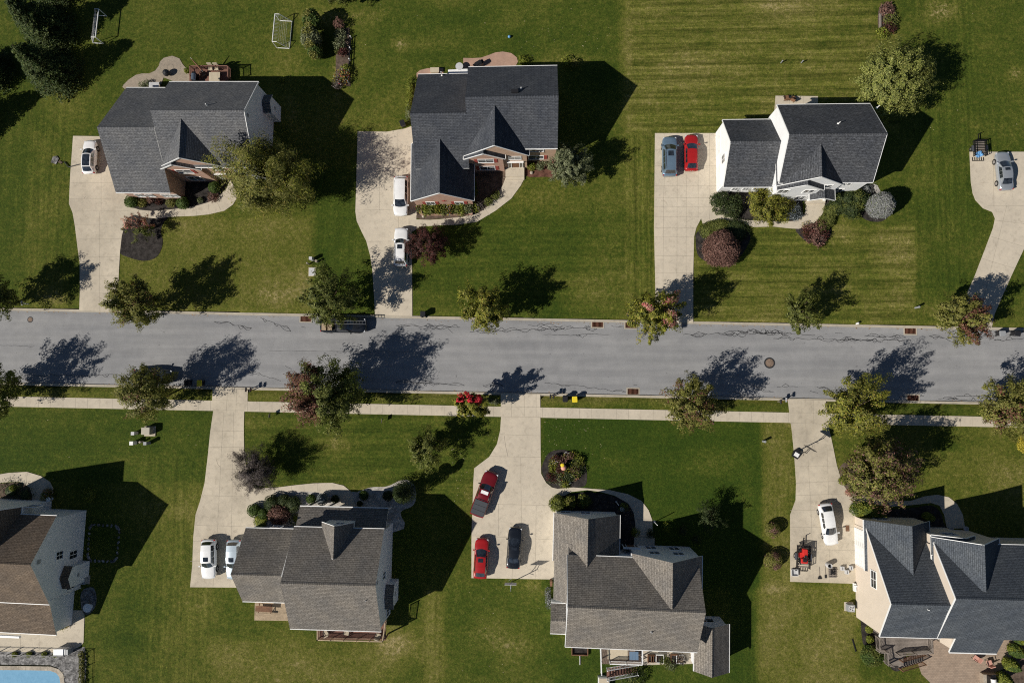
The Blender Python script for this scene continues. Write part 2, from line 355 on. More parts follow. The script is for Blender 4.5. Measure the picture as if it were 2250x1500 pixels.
# kerbs: 12 cm step, broad concrete top
def band(name,fa,fb,z0,z1,mat,x0=-600,x1=2900,step=100,joints=None):
    k=MB(); xs=list(np.arange(x0,x1+1,step)); 
    if xs[-1]<x1: xs.append(x1)
    p=[W(x,fa(x)) for x in xs]+[W(x,fb(x)) for x in xs[::-1]]
    k.poly(p,z0,z1)
    if joints:
        for jx in np.arange(x0+joints*.37,x1,joints): k.strip([W(jx,fa(jx)),W(jx,fb(jx))],.035,z1+.004,1)
    return struct(k.out(name,[mat,'joint']))
band('kerb',lambda x:ktop(x)-3.2,lambda x:ktop(x)+2.2,-.4,.02,'kerb',joints=80)
band('kerb',lambda x:kbot(x)-2.4,lambda x:kbot(x)+3.0,-.4,.02,'kerb',joints=80)
def swt(x): return 870.2+(x)*.0207
def swb(x): return 892.6+(x)*.0207
band('sidewalk',swt,swb,-.05,.05,'walk',joints=27)
# gutter leaf litter along the kerbs (decayed leaves lying in the gutter)
m,nt,b,o=nm('litter'); v=coords(nt,'World'); f=noise(nt,v,6,3,.7)
nt.links.new(ramp(nt,f,[(.4,(.2,.19,.17)),(.6,(.30,.17,.06))]),b.inputs['Base Color']); setp(b,.9,.1); M['litter']=m
rl=random.Random(5); k=MB()
def litter(x,y,s,z):
    cx,cy=W(x,y); n=5; p=[(cx+s*cos(i*2*pi/n+rl.random())*rl.uniform(.5,1)*1.6,cy+s*sin(i*2*pi/n)*rl.uniform(.4,1)) for i in range(n)]
    k.poly(p,z,z)
for i in range(420):
    x=rl.uniform(0,2250)
    if rl.random()<.55: litter(x,ktop(x)+3+abs(rl.gauss(0,2.2)),rl.uniform(.03,.11),RW+.006)
    else: litter(x,kbot(x)-3-abs(rl.gauss(0,1.6)),rl.uniform(.03,.09),RW+.006)
tag(k.out('leaf_litter','litter'),'scattered dry fallen leaves lying along both gutters of the road','leaves',kind='stuff')
k=MB()
for n_,(x0,x1,y0,y1,c_) in {'b':(1190,1330,915,1010,45),'c':(1080,1360,60,110,30),'d':(985,1100,950,1110,40),'e':(60,640,905,1080,25),'f':(1000,1230,1290,1480,20),'g':(1980,2240,0,330,20),'h':(800,1350,0,140,25)}.items():
    for i in range(c_): litter(rl.uniform(x0,x1),rl.uniform(y0,y1),rl.uniform(.025,.065),.012)
m=plain('fallen_leaf',(.38,.32,.2),.8,.1,var=.4); k.out('fallen_leaves',m); tag(D.objects['fallen_leaves'],'tiny pale fallen leaves scattered over the lawns','leaves',kind='stuff')

# tar sealed cracks in the asphalt
rc=random.Random(11); k=MB()
def wig(x0,y0,x1,y1,amp=1.6,w=.05,step=5,loops=0):
    n=max(3,int(math.hypot(x1-x0,y1-y0)/step)); p=[]; a=0
    for i in range(n+1):
        t=i/n; a=a*.55+rc.gauss(0,amp*.6); p.append((x0+(x1-x0)*t+rc.gauss(0,.6),y0+(y1-y0)*t+a))
    k.strip(WP(p,RW),w,RW+.004)
    for l in range(loops):
        i=rc.randrange(0,max(1,n-3)); j=min(n,i+rc.randint(2,7)); s_=rc.choice((-1,1)); h_=rc.uniform(2.5,7)
        a_,b_=p[i],p[j]; q_=[a_]+[(a_[0]+(b_[0]-a_[0])*t+rc.gauss(0,.8),a_[1]+(b_[1]-a_[1])*t+s_*h_*sin(pi*t)+rc.gauss(0,.7)) for t in(.15,.35,.5,.65,.85)]+[b_]
        k.strip(WP(q_,RW),w,RW+.004)
for a_ in [(0,759,76,760,1,.04,8,0),(470,706,553,718,2,.05,5,5),(572,697,640,724,2.5,.05,5,4),(662,718,672,720,.5,.04,4,0),(870,714,1012,719,1.3,.05,5,8),(985,722,995,732,1,.04,4,0),(1032,728,1240,722,1.4,.05,5,14),
 (1160,716,1312,722,1.5,.05,5,9),(1195,735,1336,734,1.5,.045,5,2),(1343,715,1385,722,.8,.04,5,1),(1400,731,1436,733,.8,.04,5,0),(1502,734,1720,731,1.5,.05,5,14),(1600,727,1790,736,2.,.05,5,16),(1700,743,1925,747,1.5,.05,5,8),
 (1836,748,2002,748,2,.05,5,12),(1900,737,1990,744,1.5,.05,5,6),(2042,740,2124,746,1.5,.05,5,4),(2185,748,2250,744,1.5,.05,5,2),(1834,731,1850,732,.4,.04,5,0),
 (14,826,250,824,1.6,.045,5,3),(90,790,108,787,1,.05,4,0),(262,827,300,822,1.5,.05,4,2),(548,817,616,835,2.2,.045,5,1),(590,770,900,772,.7,.03,12,1),(626,803,641,811,.5,.04,5,0),(870,839,985,843,1.4,.045,5,6),(915,842,1021,846,1.2,.045,5,3),
 (1062,845,1105,847,1,.045,5,3),(1196,841,1290,850,1.4,.045,5,1),(1290,850,1375,861,2.2,.045,5,1),(1392,846,1400,846,.3,.04,5,0),(1460,855,1475,855,.3,.04,5,0),(1600,858,1645,868,2,.045,5,1),(1650,845,1700,860,3,.045,5,1),(1707,850,1753,849,.8,.045,5,1),
 (1780,858,1798,864,1,.045,4,0),(1795,850,1845,862,3,.045,5,2),(1975,872,2030,868,1.5,.05,5,2),(2062,876,2185,882,1.2,.05,5,4),(2100,870,2195,872,1,.05,5,2)]: wig(*a_)
m_=k.out('tar_seams','tar'); struct(m_)

# ---- driveways
def jl(k,a,b,z,w=.035,m=1,wob=0): 
    k.strip([W(*a,z),W(*b,z)],w,z+.004,m)
def slab(name,pts,mat,h=.05,z0=-.05,joints=(),cracks=(),smooth=0,m2='joint'):
    P=WP(curve(pts,smooth,True) if smooth else pts); k=MB(); k.poly(P,z0,h)
    for a in joints: jl(k,a[0],a[1],h)
    for c in cracks: k.strip(WP(c),.03,h+.004,2)
    return struct(k.out(name,[mat,m2,'crack']))
def grid(x0,x1,ys,xs,yr):
    return [((x0,y),(x1,y)) for y in ys]+[((x,yr[0]),(x,yr[1])) for x in xs]
d1=T(0,370,[(590,-190),(605,-195)])
slab('driveway',[(161,299),(300,301),(300,440),(272,438),(277,450),(288,456),(298,472),(284,477),(277,485),(268,519),(264,554),(261,610),(258,685),(174.5,681),(176,640),(175.5,578),(170.7,543),(165,497),(160,468),(152,448),(153,420),(155,380),(156,368)],'concrete2',.05,
 joints=[((155,401.5),(250,401.5)),((152,437),(270,438)),((160,464.5),(284,463.5)),((165,493.5),(276,493)),((170.5,525.5),(266,525)),((175,565),(262,564)),((176,605),(261,605.5)),((175,642),(250,643.5)),((222,300),(222,465)),((219,465),(219,684))],
 cracks=[[(185,436),(190,432)]])
slab('walkway',T(0,370,[(1060,310),(1085,320),(1150,342),(1250,352),(1400,341),(1600,315),(1720,280),(1800,240),(1860,170),(1900,100),(1945,180),(1950,250),(1920,300),(1850,350),(1720,380),(1600,392),(1400,400),(1300,415),(1200,405),(1120,385)]),'walk',.062,
 joints=[(a,b) for a,b in [((326,464),(326,480)),((352,464),(352,480)),((376,461),(377,477)),((404,457),(405,475)),((430,454),(432,474)),((458,449),(460,471)),((476,443),(486,463)),((492,430),(513,445))]])
slab('driveway',[(786,289),(850,290),(890,283),(903,278),(915,278),(915,500),(905,510),(906,694),(824,692),(822,650),(818,590),(813,560),(805,530),(795,510),(784,486),(781,465),(783,400)],'concrete',.05,
 joints=[((784,360),(905,360)),((783,460),(870,462)),((805,531),(868,530)),((816,553),(865,551)),((874,289),(876,550)),((822,640),(905,640)),((834,370),(834,462))])
slab('walkway',T(550,370,[(1300,420),(1480,425),(1560,420),(1750,400),(1880,370),(1960,310),(2030,230),(2080,140),(2105,75),(2260,80),(2230,140),(2150,250),(2020,350),(1870,440),(1700,465),(1560,470),(1400,480),(1340,520),(1300,520)]),'walk',.062,
 joints=[((1092,415),(1116,428)),((1066,459),(1076,473)),((1012,482),(1014,494)),((960,484),(962,496)),((1106,391),(1150,391))])
slab('driveway',[(1439,293),(1600,293),(1600,460),(1559,462),(1541,479),(1530,500),(1525,520),(1523,600),(1523,709),(1440,706),(1440,640),(1437,500),(1438,410)],'concrete',.05,
 joints=[((1438,330),(1585,330)),((1438,364),(1585,364)),((1437,408),(1580,408)),((1437,434),(1558,435)),((1437,455),(1558,455)),((1437,476),(1542,476)),((1437,501),(1530,501)),((1438,521),(1525,521)),((1440,562),(1523,562)),((1440,600),(1523,600)),((1440,632),(1523,633)),((1440,668),(1523,669)),((1460,384),(1458,440)),((1458,440),(1456,705)),((1488,380),(1487,705)),((1508,384),(1507,705)),((1534,294),(1534,480)),((1559,294),(1558,460))])
slab('walkway',[(1556,456),(1562,455),(1580,468),(1600,476),(1640,484),(1700,487),(1745,486),(1768,470),(1771,448),(1812,448),(1812,455),(1805,475),(1785,493),(1755,503),(1735,502),(1700,498),(1655,499),(1630,490),(1600,487),(1575,488),(1545,495),(1540,478)],'walk',.062,
 joints=[((1613,480),(1610,489)),((1660,486),(1658,498)),((1702,487),(1700,498)),((1560,458),(1558,490))])
slab('driveway',[(2130,334),(2330,334),(2330,500),(2262,510),(2249,548),(2220,610),(2200,655),(2185,690),(2178,722),(2128,721),(2124,645),(2140,610),(2165,545),(2182,500),(2186,480),(2180,466),(2160,458),(2143,440),(2137,425),(2133,400)],'concrete',.05,
 joints=[((2170,452),(2300,452)),((2186,484),(2300,498)),((2178,520),(2260,545)),((2158,568),(2230,590)),((2135,618),(2214,640)),((2212,452),(2150,700)),((2182,336),(2184,455))])
slab('driveway',[(468,852),(545,855),(544,884),(537,905),(536,940),(537,1000),(548,1060),(560,1072),(560,1290),(418,1289),(423,1240),(425,1180),(430,1130),(440,1100),(450,1060),(457,1000),(462,950),(469,902),(466,884)],'concrete2',.055,
 joints=[((467,879),(545,880)),((467,901),(537,901.5)),((465,946),(536,947)),((461,982),(535,982)),((455,1029),(540,1030)),((448,1088),(555,1091)),((428,1153),(560,1157)),((425,1188),(560,1188)),((418,1232),(560,1232)),((500,855),(497,905)),((520,855),(518,905)),((492,905),(487,980)),((513,905),(512,980)),((487,980),(478,1160)),((512,980),(508,1180)),((478,1160),(468,1289)),((508,1180),(505,1289))],
 cracks=[[(476,1010),(479,1020),(484,1024)]])
slab('walkway',[(540,1092),(548,1075),(575,1072),(610,1070),(650,1065),(690,1061),(730,1060),(755,1066),(770,1078),(776,1092),(784,1120),(752,1120),(745,1095),(730,1085),(690,1080),(650,1078),(610,1085),(585,1098),(565,1115),(545,1125)],'walk',.065,
 joints=[((640,1066),(640,1080)),((668,1063),(668,1080)),((698,1061),(698,1080)),((612,1070),(612,1086))])
slab('driveway',[(1100,864),(1187,866),(1188,1000),(1189,1040),(1200,1060),(1215,1072),(1225,1090),(1225,1272),(1036,1269),(1036,1180),(1040,1060),(1042,1028),(1075,1003),(1092,975),(1099,945),(1101,915)],'concrete',.055,
 joints=[((1100,893),(1187,894)),((1100,915),(1188,916)),((1100,954),(1188,957)),((1075,1002),(1188,1004)),((1038,1106),(1215,1110)),((1036,1176),(1216,1185)),((1124,865),(1124,915)),((1152,866),(1152,915)),((1178,866),(1178,915)),((1144,1004),(1146,1176)),((1178,1110),(1176,1270)),((1095,1106),(1095,1176)),((1129,1180),(1125,1270))],
 cracks=[[(1108,957),(1111,980),(1116,1002)]])
slab('walkway',[(1205,1068),(1225,1073),(1260,1070),(1300,1073),(1340,1076),(1380,1085),(1410,1100),(1425,1120),(1433,1142),(1436,1215),(1396,1215),(1396,1150),(1392,1125),(1380,1105),(1350,1088),(1320,1080),(1290,1076),(1255,1080),(1240,1088),(1215,1092)],'walk',.068,
 joints=[((1395,1178),(1436,1178)),((1394,1140),(1433,1140)),((1408,1098),(1388,1108))])
slab('driveway',[(1731,877),(1814,879),(1818,905),(1820,935),(1830,980),(1838,1020),(1850,1060),(1862,1078),(1880,1084),(1900,1090),(1900,1282),(1736,1277),(1736,1130),(1748,1098),(1749,1060),(1745,1000),(1739,940),(1737,928),(1734,905)],'concrete2',.055,
 joints=[((1733,906),(1818,907)),((1736,929),(1820,931)),((1743,985),(1832,988)),((1748,1023),(1838,1023)),((1748,1061),(1846,1056)),((1748,1088),(1860,1084)),((1736,1120),(1890,1120)),((1736,1158),(1885,1158)),((1736,1205),(1880,1209)),((1770,931),(1774,985)),((1774,985),(1782,1120)),((1782,1120),(1787,1278)),((1817,985),(1822,1120)),((1822,1205),(1822,1280)),((1760,880),(1760,929)),((1787,880),(1787,930))])
slab('walkway',[(1858,1076),(1875,1088),(1905,1085),(1925,1092),(1950,1100),(2000,1100),(2030,1090),(2060,1086),(2085,1092),(2103,1107),(2115,1130),(2120,1160),(2080,1160),(2074,1130),(2064,1110),(2045,1104),(2010,1108),(1960,1112),(1920,1108),(1895,1100),(1870,1104)],'walk',.068)
slab('walkway',[(-60,1050),(-20,1045),(20,1038),(60,1036),(90,1045),(110,1058),(117,1072),(112,1112),(70,1112),(72,1090),(66,1070),(45,1058),(20,1058),(-20,1064),(-60,1070)],'walk',.062,joints=[((60,1037),(58,1058)),((85,1045),(72,1060))])
# stoops
slab('stoop',[(1768,437),(1811,437),(1811,448),(1768,448)],'walk',.35)
# patios
slab('patio',T(0,0,[(1350,640),(1250,900),(1010,720),(1020,700),(1060,660),(1120,620),(1170,608),(1230,608),(1280,585),(1310,545),(1320,510),(1350,480),(1420,462),(1480,485),(1505,530),(1530,560),(1570,570),(1560,680),(1500,700)]),'paver2',.05)
k=MB()
for r in (.45,.95,1.42):
    c=W(374.7,148); k.strip([(c[0]+r*cos(t*pi/16),c[1]+r*sin(t*pi/16)) for t in range(33)],.05,.056,0)
struct(k.out('patio_ring','joint'))
slab('patio',T(550,0,[(1755,480),(1830,482),(1900,478),(1960,458),(2020,435),(2080,428),(2150,440),(2195,475),(2205,510),(2180,560),(2100,620),(1755,620)]),'redpaver',.05)
slab('patio',T(550,0,[(1370,605),(1400,580),(1460,565),(1590,562),(1590,640),(1370,640)]),'redpaver',.045)
slab('patio',[(1704,211),(1797,212),(1797,240),(1797,262),(1700,262)],'walk',.06,joints=[((1735,211),(1735,240)),((1765,212),(1765,240))])
slab('patio',[(2036,1380),(2230,1380),(2227,1420),(2222,1445),(2205,1468),(2170,1482),(2150,1500),(2150,1560),(2080,1560),(2045,1500),(2025,1480),(2016,1455),(2018,1440)],'paver',.05)
slab('patio',[(-60,1335),(180,1340),(186,1350),(184,1410),(178,1418),(150,1432),(-60,1430)],'walk',.055,joints=[((45,1350),(45,1432)),((86,1350),(86,1432)),((-60,1390),(120,1392))])
slab('patio',[(1410,1400),(1524,1400),(1524,1457),(1411,1460)],'walk',.05,joints=[((1446,1400),(1446,1458)),((1482,1400),(1482,1458))])
# ---- planting beds
def bed(pts,mat,z=.02,name='mulch_bed',sm=4): 
    k=MB(); k.poly(WP(curve(pts,sm,True) if sm else pts),-.05,z); return struct(k.out(name,mat))
bed(T(0,370,[(1015,210),(1015,250),(1030,285),(1080,325),(1250,358),(1400,346),(1600,320),(1720,285),(1810,240),(1900,150),(1890,60),(1500,60),(1400,200)]),'mulch',.035)
bed(T(0,370,[(1060,390),(1035,440),(1003,560),(988,690),(1060,732),(1180,762),(1280,737),(1330,665),(1340,590),(1325,520),(1345,450),(1385,395),(1250,380)]),'mulch',.035)
bed(T(550,370,[(1340,330),(1340,370),(1360,405),(1420,420),(1560,415),(1750,400),(1880,370),(1960,310),(2030,230),(2090,120),(2090,-30),(1850,-30),(1850,260),(1375,260)]),'brownmulch',.03)
bed(T(1100,370,[(205,-60),(460,-60),(440,80),(380,70),(205,62)]),'redmulch',.03)
bed(T(1100,370,[(1780,150),(1730,200),(1690,240),(1690,300),(1730,350),(1790,380),(1860,400),(1950,410),(2050,425),(2200,430),(2350,440),(2480,420),(2490,330),(2480,250),(2450,150)]),'mulch',.03)
bed(T(1100,370,[(1690,240),(1685,290),(1720,345),(1760,240),(1760,190),(1700,195)]),'greystone',.04,'gravel')
bed(T(1100,370,[(1605,570),(1610,540),(1660,480),(1740,450),(1850,440),(1960,470),(2060,560),(1960,740),(1800,800),(1680,760),(1620,700)]),'mulch',.03)
bed(T(1650,370,[(600,300),(650,250),(1000,130),(1070,210),(1150,230),(1180,330),(1130,400),(1080,435),(1010,440),(940,420),(880,370),(800,350),(740,360),(690,410),(660,470),(660,540),(620,600),(560,640),(500,630),(440,590),(390,540),(370,500),(450,460),(560,400)]),'mulch',.03)
bed(T(1650,370,[(1010,130),(1040,140),(1080,215),(1050,220),(1020,190)]),'gravel',.04,'gravel',0)
bed([(545,1130),(550,1108),(565,1092),(590,1080),(640,1070),(770,1080),(790,1078),(815,1070),(850,1068),(880,1055),(900,1056),(912,1070),(914,1095),(905,1112),(880,1125),(860,1170),(520,1170)],'gravel',.03,'gravel')
bed([(1190,1030),(1196,1010),(1210,992),(1240,988),(1265,997),(1282,1015),(1289,1035),(1286,1066),(1260,1070),(1225,1073),(1205,1062),(1195,1048)],'mulch',.04)
bed([(1215,1090),(1240,1088),(1290,1080),(1350,1090),(1385,1110),(1396,1150),(1396,1240),(1340,1240),(1215,1240)],'mulch',.035)
bed([(1846,1025),(1866,1008),(1876,1015),(1880,1060),(1885,1082),(1868,1085),(1852,1068),(1842,1045)],'brownmulch',.04)
bed([(1866,1122),(1868,1107),(1882,1100),(1910,1112),(1960,1118),(2010,1114),(2045,1110),(2064,1122),(2072,1145),(2070,1180),(1900,1180),(1880,1140)],'mulch',.03)
bed([(1876,1350),(1890,1360),(1893,1390),(1900,1418),(1930,1418),(1960,1470),(1985,1462),(1990,1400),(1930,1380)],'mulch',.03)
bed([(2224,1380),(2232,1400),(2228,1440),(2200,1475),(2180,1490),(2190,1560),(2300,1560),(2300,1380)],'brownmulch',.03)
bed([(-60,1075),(20,1060),(50,1062),(70,1078),(72,1112),(-60,1112)],'brownmulch',.03)
bed([(-80,1428),(130,1432),(165,1425),(186,1420),(190,1450),(186,1570),(139,1570),(140,1500),(138,1484),(128,1466),(110,1460),(-80,1458)],'greystone',.03,'gravel',0)
bed([(179,1300),(205,1290),(212,1320),(200,1345),(182,1345)],'greystone',.05,'gravel')
bed([(738,62),(768,62),(770,190),(738,188)],'brownmulch',.05,sm=0)
bed(T(1650,0,[(1060,60),(1150,40),(1200,130),(1190,240),(1120,260),(1050,230)]),'brownmulch',.03)
# bed edging ring in the lawn beside the bottom left house
ring=[(197,1160),(203,1152),(255,1155),(263,1163),(257,1225),(250,1233),(200,1231),(193,1222)]
for i in range(44):
    t=i/44*8; a_=ring[int(t)%8]; b_=ring[(int(t)+1)%8]; f_=t-int(t); x,y=W(a_[0]+(b_[0]-a_[0])*f_,a_[1]+(b_[1]-a_[1])*f_)
    k=MB(); k.lathe((0,0,0),[(.2,0),(.23,.07),(.15,.14),(.01,.15)],7); es=k.out('edging_stone','greystone',loc=(x,y,-.01)); es.scale=(rc.uniform(.8,1.15),rc.uniform(.55,.8),1); es.rotation_euler=(0,0,rc.uniform(0,3)); tag(es,'grey edging stone in the ring of stones in the house shade','edging stone','stones edging the shaded garden patch')
# ---- pool
pool=[(-60,1466),(60,1467),(115,1469),(128,1474),(135,1484),(137,1496),(138,1560),(-60,1560)]
k=MB(); k.poly(WP(pool),-.14,-.14)
m,nt,b,o=nm('pool_water'); v=coords(nt,'World'); f=noise(nt,v,2.5,3,.6,.5)
nt.links.new(ramp(nt,f,[(.3,(.17,.36,.53)),(.7,(.21,.42,.60))]),b.inputs['Base Color']); setp(b,.08,.5); bump(nt,b,f,.12,.05)
struct(k.out('pool_water',m))
cop=WP([(-60,1461),(60,1462),(112,1463),(130,1469),(140,1480),(142,1496),(143,1560)]); copi=WP([(-60,1470),(60,1471),(110,1472),(124,1477),(131,1486),(133,1498),(134,1560)])
k=MB()
k.poly(cop+copi[::-1],-.3,.07)
for x in range(-55,116,16): k.strip(WP([(x,1462),(x,1471)]),.05,.075,1)
for y in range(1478,1560,12): k.strip(WP([(133,y),(143,y-4)]),.05,.075,1)
struct(k.out('pool_coping',['stone','joint']))
# manholes and drains
def manhole(px,py,r,label):
    x,y=W(px,py,RW); t=thing('manhole_cover',label,'manhole cover',(x,y,RW),0,'manhole covers in the road')
    k=MB(); k.lathe((0,0,0),[(r*1.0,.0),(r*.98,.008),(r*.74,.008)],28); k.out('collar','tar',t)
    k=MB(); k.lathe((0,0,0),[(r*.74,.0),(r*.73,.014),(r*.55,.014)],28); k.lathe((0,0,0),[(r*.38,.014),(r*.36,.02),(.001,.02)],20); k.lathe((0,0,0),[(r*.56,.010),(.001,.010)],20); k.out('lid',speck('rusty_iron_%d'%int(px),(.22,.16,.12),.4,8),t)
manhole(1691,797,.72,'large round manhole cover in the right half of the road'); manhole(66.5,702,.42,'small round manhole cover near the left end of the road')
def drain(px,py,north,label):
    x,y=W(px,py,RW); t=thing('storm_drain',label,'storm drain',(x,y,RW),rad(-1.1),'storm drains at the kerb')
    k=MB(); w,d=.85,.5
    for bx in((-w,w,-d,-d+.13),(-w,w,d-.13,d),(-w,-w+.13,-d+.13,d-.13),(w-.13,w,-d+.13,d-.13)): k.box(bx[0],bx[1],bx[2],bx[3],-.1,.03)
    k.out('frame','kerb',t)
    k=MB()
    for i in range(9): xx=-w+.2+i*(2*w-.4)/8; k.box(xx-.035,xx+.035,-d+.13,d-.13,-.08,.012)
    k.box(-w+.13,w-.13,-d+.13,d-.13,-.1,-.0)
    k.out('grate',speck('rust_%d'%px,(.16,.07,.045),.3,8),t)
drain(1313,712.5,1,'rusty storm drain at the north kerb right of the yellow green tree'); drain(1386,714.5,1,'rusty storm drain at the north kerb under the red patched tree edge')
drain(2000,727.5,1,'rusty storm drain at the north kerb in front of the striped lawn'); drain(672,700.5,1,'rusty storm drain at the north kerb behind the black pickup')
drain(1391,860,0,'rusty storm drain at the south kerb right of the yellow lidded bin'); drain(2006,874,0,'rusty storm drain at the south kerb between two street trees on the right')
# ================================================================ HOUSES
M['shA']=shingle('grey_shingle',(.125,.128,.135),(.165,.168,.172))
M['shB']=shingle('slate_shingle',(.062,.068,.08),(.09,.097,.11),fleck=.3)
M['shC']=shingle('charcoal_shingle',(.07,.074,.082),(.10,.105,.115),fleck=.5)
M['shD']=shingle('brown_shingle',(.15,.115,.085),(.185,.145,.11))
M['shE']=shingle('taupe_shingle',(.178,.162,.142),(.235,.215,.19),row=.22,fleck=.27)
M['shF']=shingle('taupe_shingle_two',(.19,.172,.15),(.255,.232,.203),row=.22,fleck=.27)
M['shG']=shingle('blue_grey_shingle',(.078,.09,.105),(.105,.118,.135),fleck=.28)
M['sid_white']=siding('white_siding',(.72,.73,.74)); M['sid_pure']=siding('pure_white_siding',(.86,.86,.85)); M['sid_cream']=siding('cream_siding',(.66,.57,.47))
M['sid_grey']=siding('pale_grey_siding',(.55,.57,.6))
M['shutter']=plain('red_shutter',(.32,.07,.055),.6,.3)
class House:
    def __init__(s,name,label,opx,rot,roofm,wallm,trim='white',oh=.32):
        s.o=W(*opx); s.rot=rad(rot); s.roofm=roofm; s.wallm=wallm; s.trim=trim; s.oh=oh
        s.t=thing(name,label,'house',(*s.o,0),s.rot)
    def L(s,p,h):
        x,y=W(p[0],p[1],h); x-=s.o[0]; y-=s.o[1]; c,n=cos(-s.rot),sin(-s.rot); return (x*c-y*n,x*n+y*c)
    def gable(s,ax,r0,r1,ea,eb,hr,ha,hb,name='roof',wall=None,ext0=0,ext1=0,walls=True,zb=-.1,cap=True,gut=(1,1),ins=.14,rake=(1,1),gxb=None):
        """ax 'x': ridge r0->r1 runs along x, ea=back eave pt, eb=front eave pt.  ax 'y': ridge r0(north)->r1(south), ea=west eave, eb=east eave"""
        R0=s.L(r0,hr);R1=s.L(r1,hr);A=s.L(ea,ha);B=s.L(eb,hb)
        if ax=='x': c=(R0[1]+R1[1])/2; a=A[1]; b=B[1]; u0,u1=R0[0]-ext0,R1[0]+ext1; f=lambda u,v,z:(u,v,z)
        else: c=(R0[0]+R1[0])/2; a=A[0]; b=B[0]; u0,u1=R1[1]-ext1,R0[1]+ext0; f=lambda u,v,z:(v,u,z)
        # a side slope / b side slope
        k=MB(); th=.16
        for e,h in((a,ha),(b,hb)):
            L=math.hypot(e-c,hr-h)
            top=[f(u0,c,hr),f(u1,c,hr),f(u1,e,h),f(u0,e,h)]; uv=[(u0,L),(u1,L),(u1,0),(u0,0)]
            n=(Vector(top[1])-Vector(top[0])).cross(Vector(top[2])-Vector(top[0]))
            if n.z<0: top=top[::-1]; uv=uv[::-1]
            k.face(top,0,uv); bot=[(p[0],p[1],p[2]-th) for p in top]; k.face(bot[::-1],1)
            for i in range(4): 
                p,q=top[i],top[(i+1)%4]; p2,q2=bot[i],bot[(i+1)%4]
                if abs(p[2]-hr)<1e-6 and abs(q[2]-hr)<1e-6: continue
                k.face([p,p2,q2,q],1)
            # white drip edge / rake trim, 3 cm proud
            w=.035
            sg=1 if e>c else -1; dz=(hr-h)/abs(c-e)
            for uu,su,rk in((u0,-1,rake[0]),(u1,1,rake[1])):
                if not rk: continue
                k.face([f(uu-su*w,c,hr+.02),f(uu+su*.03,c,hr+.02),f(uu+su*.03,e,h+.02),f(uu-su*w,e,h+.02)][::(1 if True else -1)],1)
                k.face([f(uu+su*.03,c,hr+.02),f(uu+su*.03,c,hr-.2),f(uu+su*.03,e,h-.2),f(uu+su*.03,e,h+.02)],1)
            if cap:
                capw=.17
                k.face([f(u0,c,hr+.05),f(u1,c,hr+.05),f(u1,c+sg*capw,hr+.03-capw*dz),f(u0,c+sg*capw,hr+.03-capw*dz)],0,[(0,0),(0,(u1-u0)),(capw,(u1-u0)),(capw,0)])
        ro=k.out(name,[s.roofm,s.trim],s.t)
        for i,(e,h) in enumerate(((a,ha),(b,hb))):
            if not gut[i]: continue
            sg=1 if e>c else -1; g=MB(); lo,hi=sorted((e+sg*.005,e+sg*.085)); u0g=s.L((gxb,eb[1]),hb)[0] if gxb and i==1 else u0
            if ax=='x': g.box(u0g,u1,lo,hi,h-.13,h-.02)
            else: g.box(lo,hi,u0,u1,h-.13,h-.02)
            g.out('gutter',s.trim,ro)
        m=dict(ax=ax,a=a,b=b,c=c,u0=u0,u1=u1,hr=hr,ha=ha,hb=hb)
        ia=a+(s.oh if a<c else -s.oh); ib=b+(s.oh if b<c else -s.oh); e0,e1=u0+ins,u1-ins
        m.update(ia=ia,ib=ib,e0=e0,e1=e1)
        if walls:
            za=ha+(hr-ha)*abs(a-ia)/abs(a-c)-.17; zbb=hb+(hr-hb)*abs(b-ib)/abs(b-c)-.17; zc=hr-.17
            w=MB(); W_=wall or s.wallm
            for uu in(e0,e1): w.face([f(uu,ia,zb),f(uu,ib,zb),f(uu,ib,zbb),f(uu,c,zc),f(uu,ia,za)])
            for vv,zz in((ia,za),(ib,zbb)): w.face([f(e0,vv,zb),f(e1,vv,zb),f(e1,vv,zz),f(e0,vv,zz)])
            w.out('wall',W_,s.t)
        return m
    def onp(s,m,pt,side):
        """height at which surveyed point pt lies on the roof plane of mass m"""
        e,he=(m['a'],m['ha']) if side=='a' else (m['b'],m['hb']); h=5.0
        for _ in range(30):
            v=s.L(pt,h)[1 if m['ax']=='x' else 0]; h2=m['hr']-(m['hr']-he)*(m['c']-v)/(m['c']-e); h=h*.4+h2*.6
        return h
    def place(s,face,at,u,z,mbf,name,mats,parent=None,label=None):
        """put a wall item built in (u right, z up, depth outward=-y) on a wall plane. face N/S/E/W, at = plane coord"""
        r={'S':0,'N':pi,'E':pi/2,'W':-pi/2}[face]
        o=mbf.out(name,mats,parent or s.t,label=label)
        loc={'S':(u,at,z),'N':(u,at,z),'E':(at,u,z),'W':(at,u,z)}[face]
        if parent is None: o.location=loc; o.rotation_euler=(0,0,r)
        return o
    def window(s,face,at,u,z,w,h,trim=None,shut=False,mull=1):
        k=MB(); t=.09; d=.06
        k.box(-w/2-t,w/2+t,-d,0.02,h/2,h/2+t); k.box(-w/2-t,w/2+t,-d-.03,0.02,-h/2-t,-h/2); k.box(-w/2-t,-w/2,-d,0.02,-h/2,h/2); k.box(w/2,w/2+t,-d,0.02,-h/2,h/2)
        for i in range(mull): x=-w/2+w*(i+1)/(mull+1); k.box(x-.035,x+.035,-d+.01,0.02,-h/2,h/2)
        k.box(-w/2,w/2,-.035,.02,-.02,.02)
        o=s.place(face,at,u,z,k,'window',trim or s.trim)
        g=MB(); g.box(-w/2,w/2,-.022,-.004,-h/2,h/2); g.out('pane','glass',o)
        if shut:
            for sx in(-1,1):
                q=MB(); c_=sx*(w/2+t+.24); q.box(c_-.2,c_+.2,-.05,.0,-h/2-.05,h/2+.05); q.out('shutter','shutter',o)
        return o
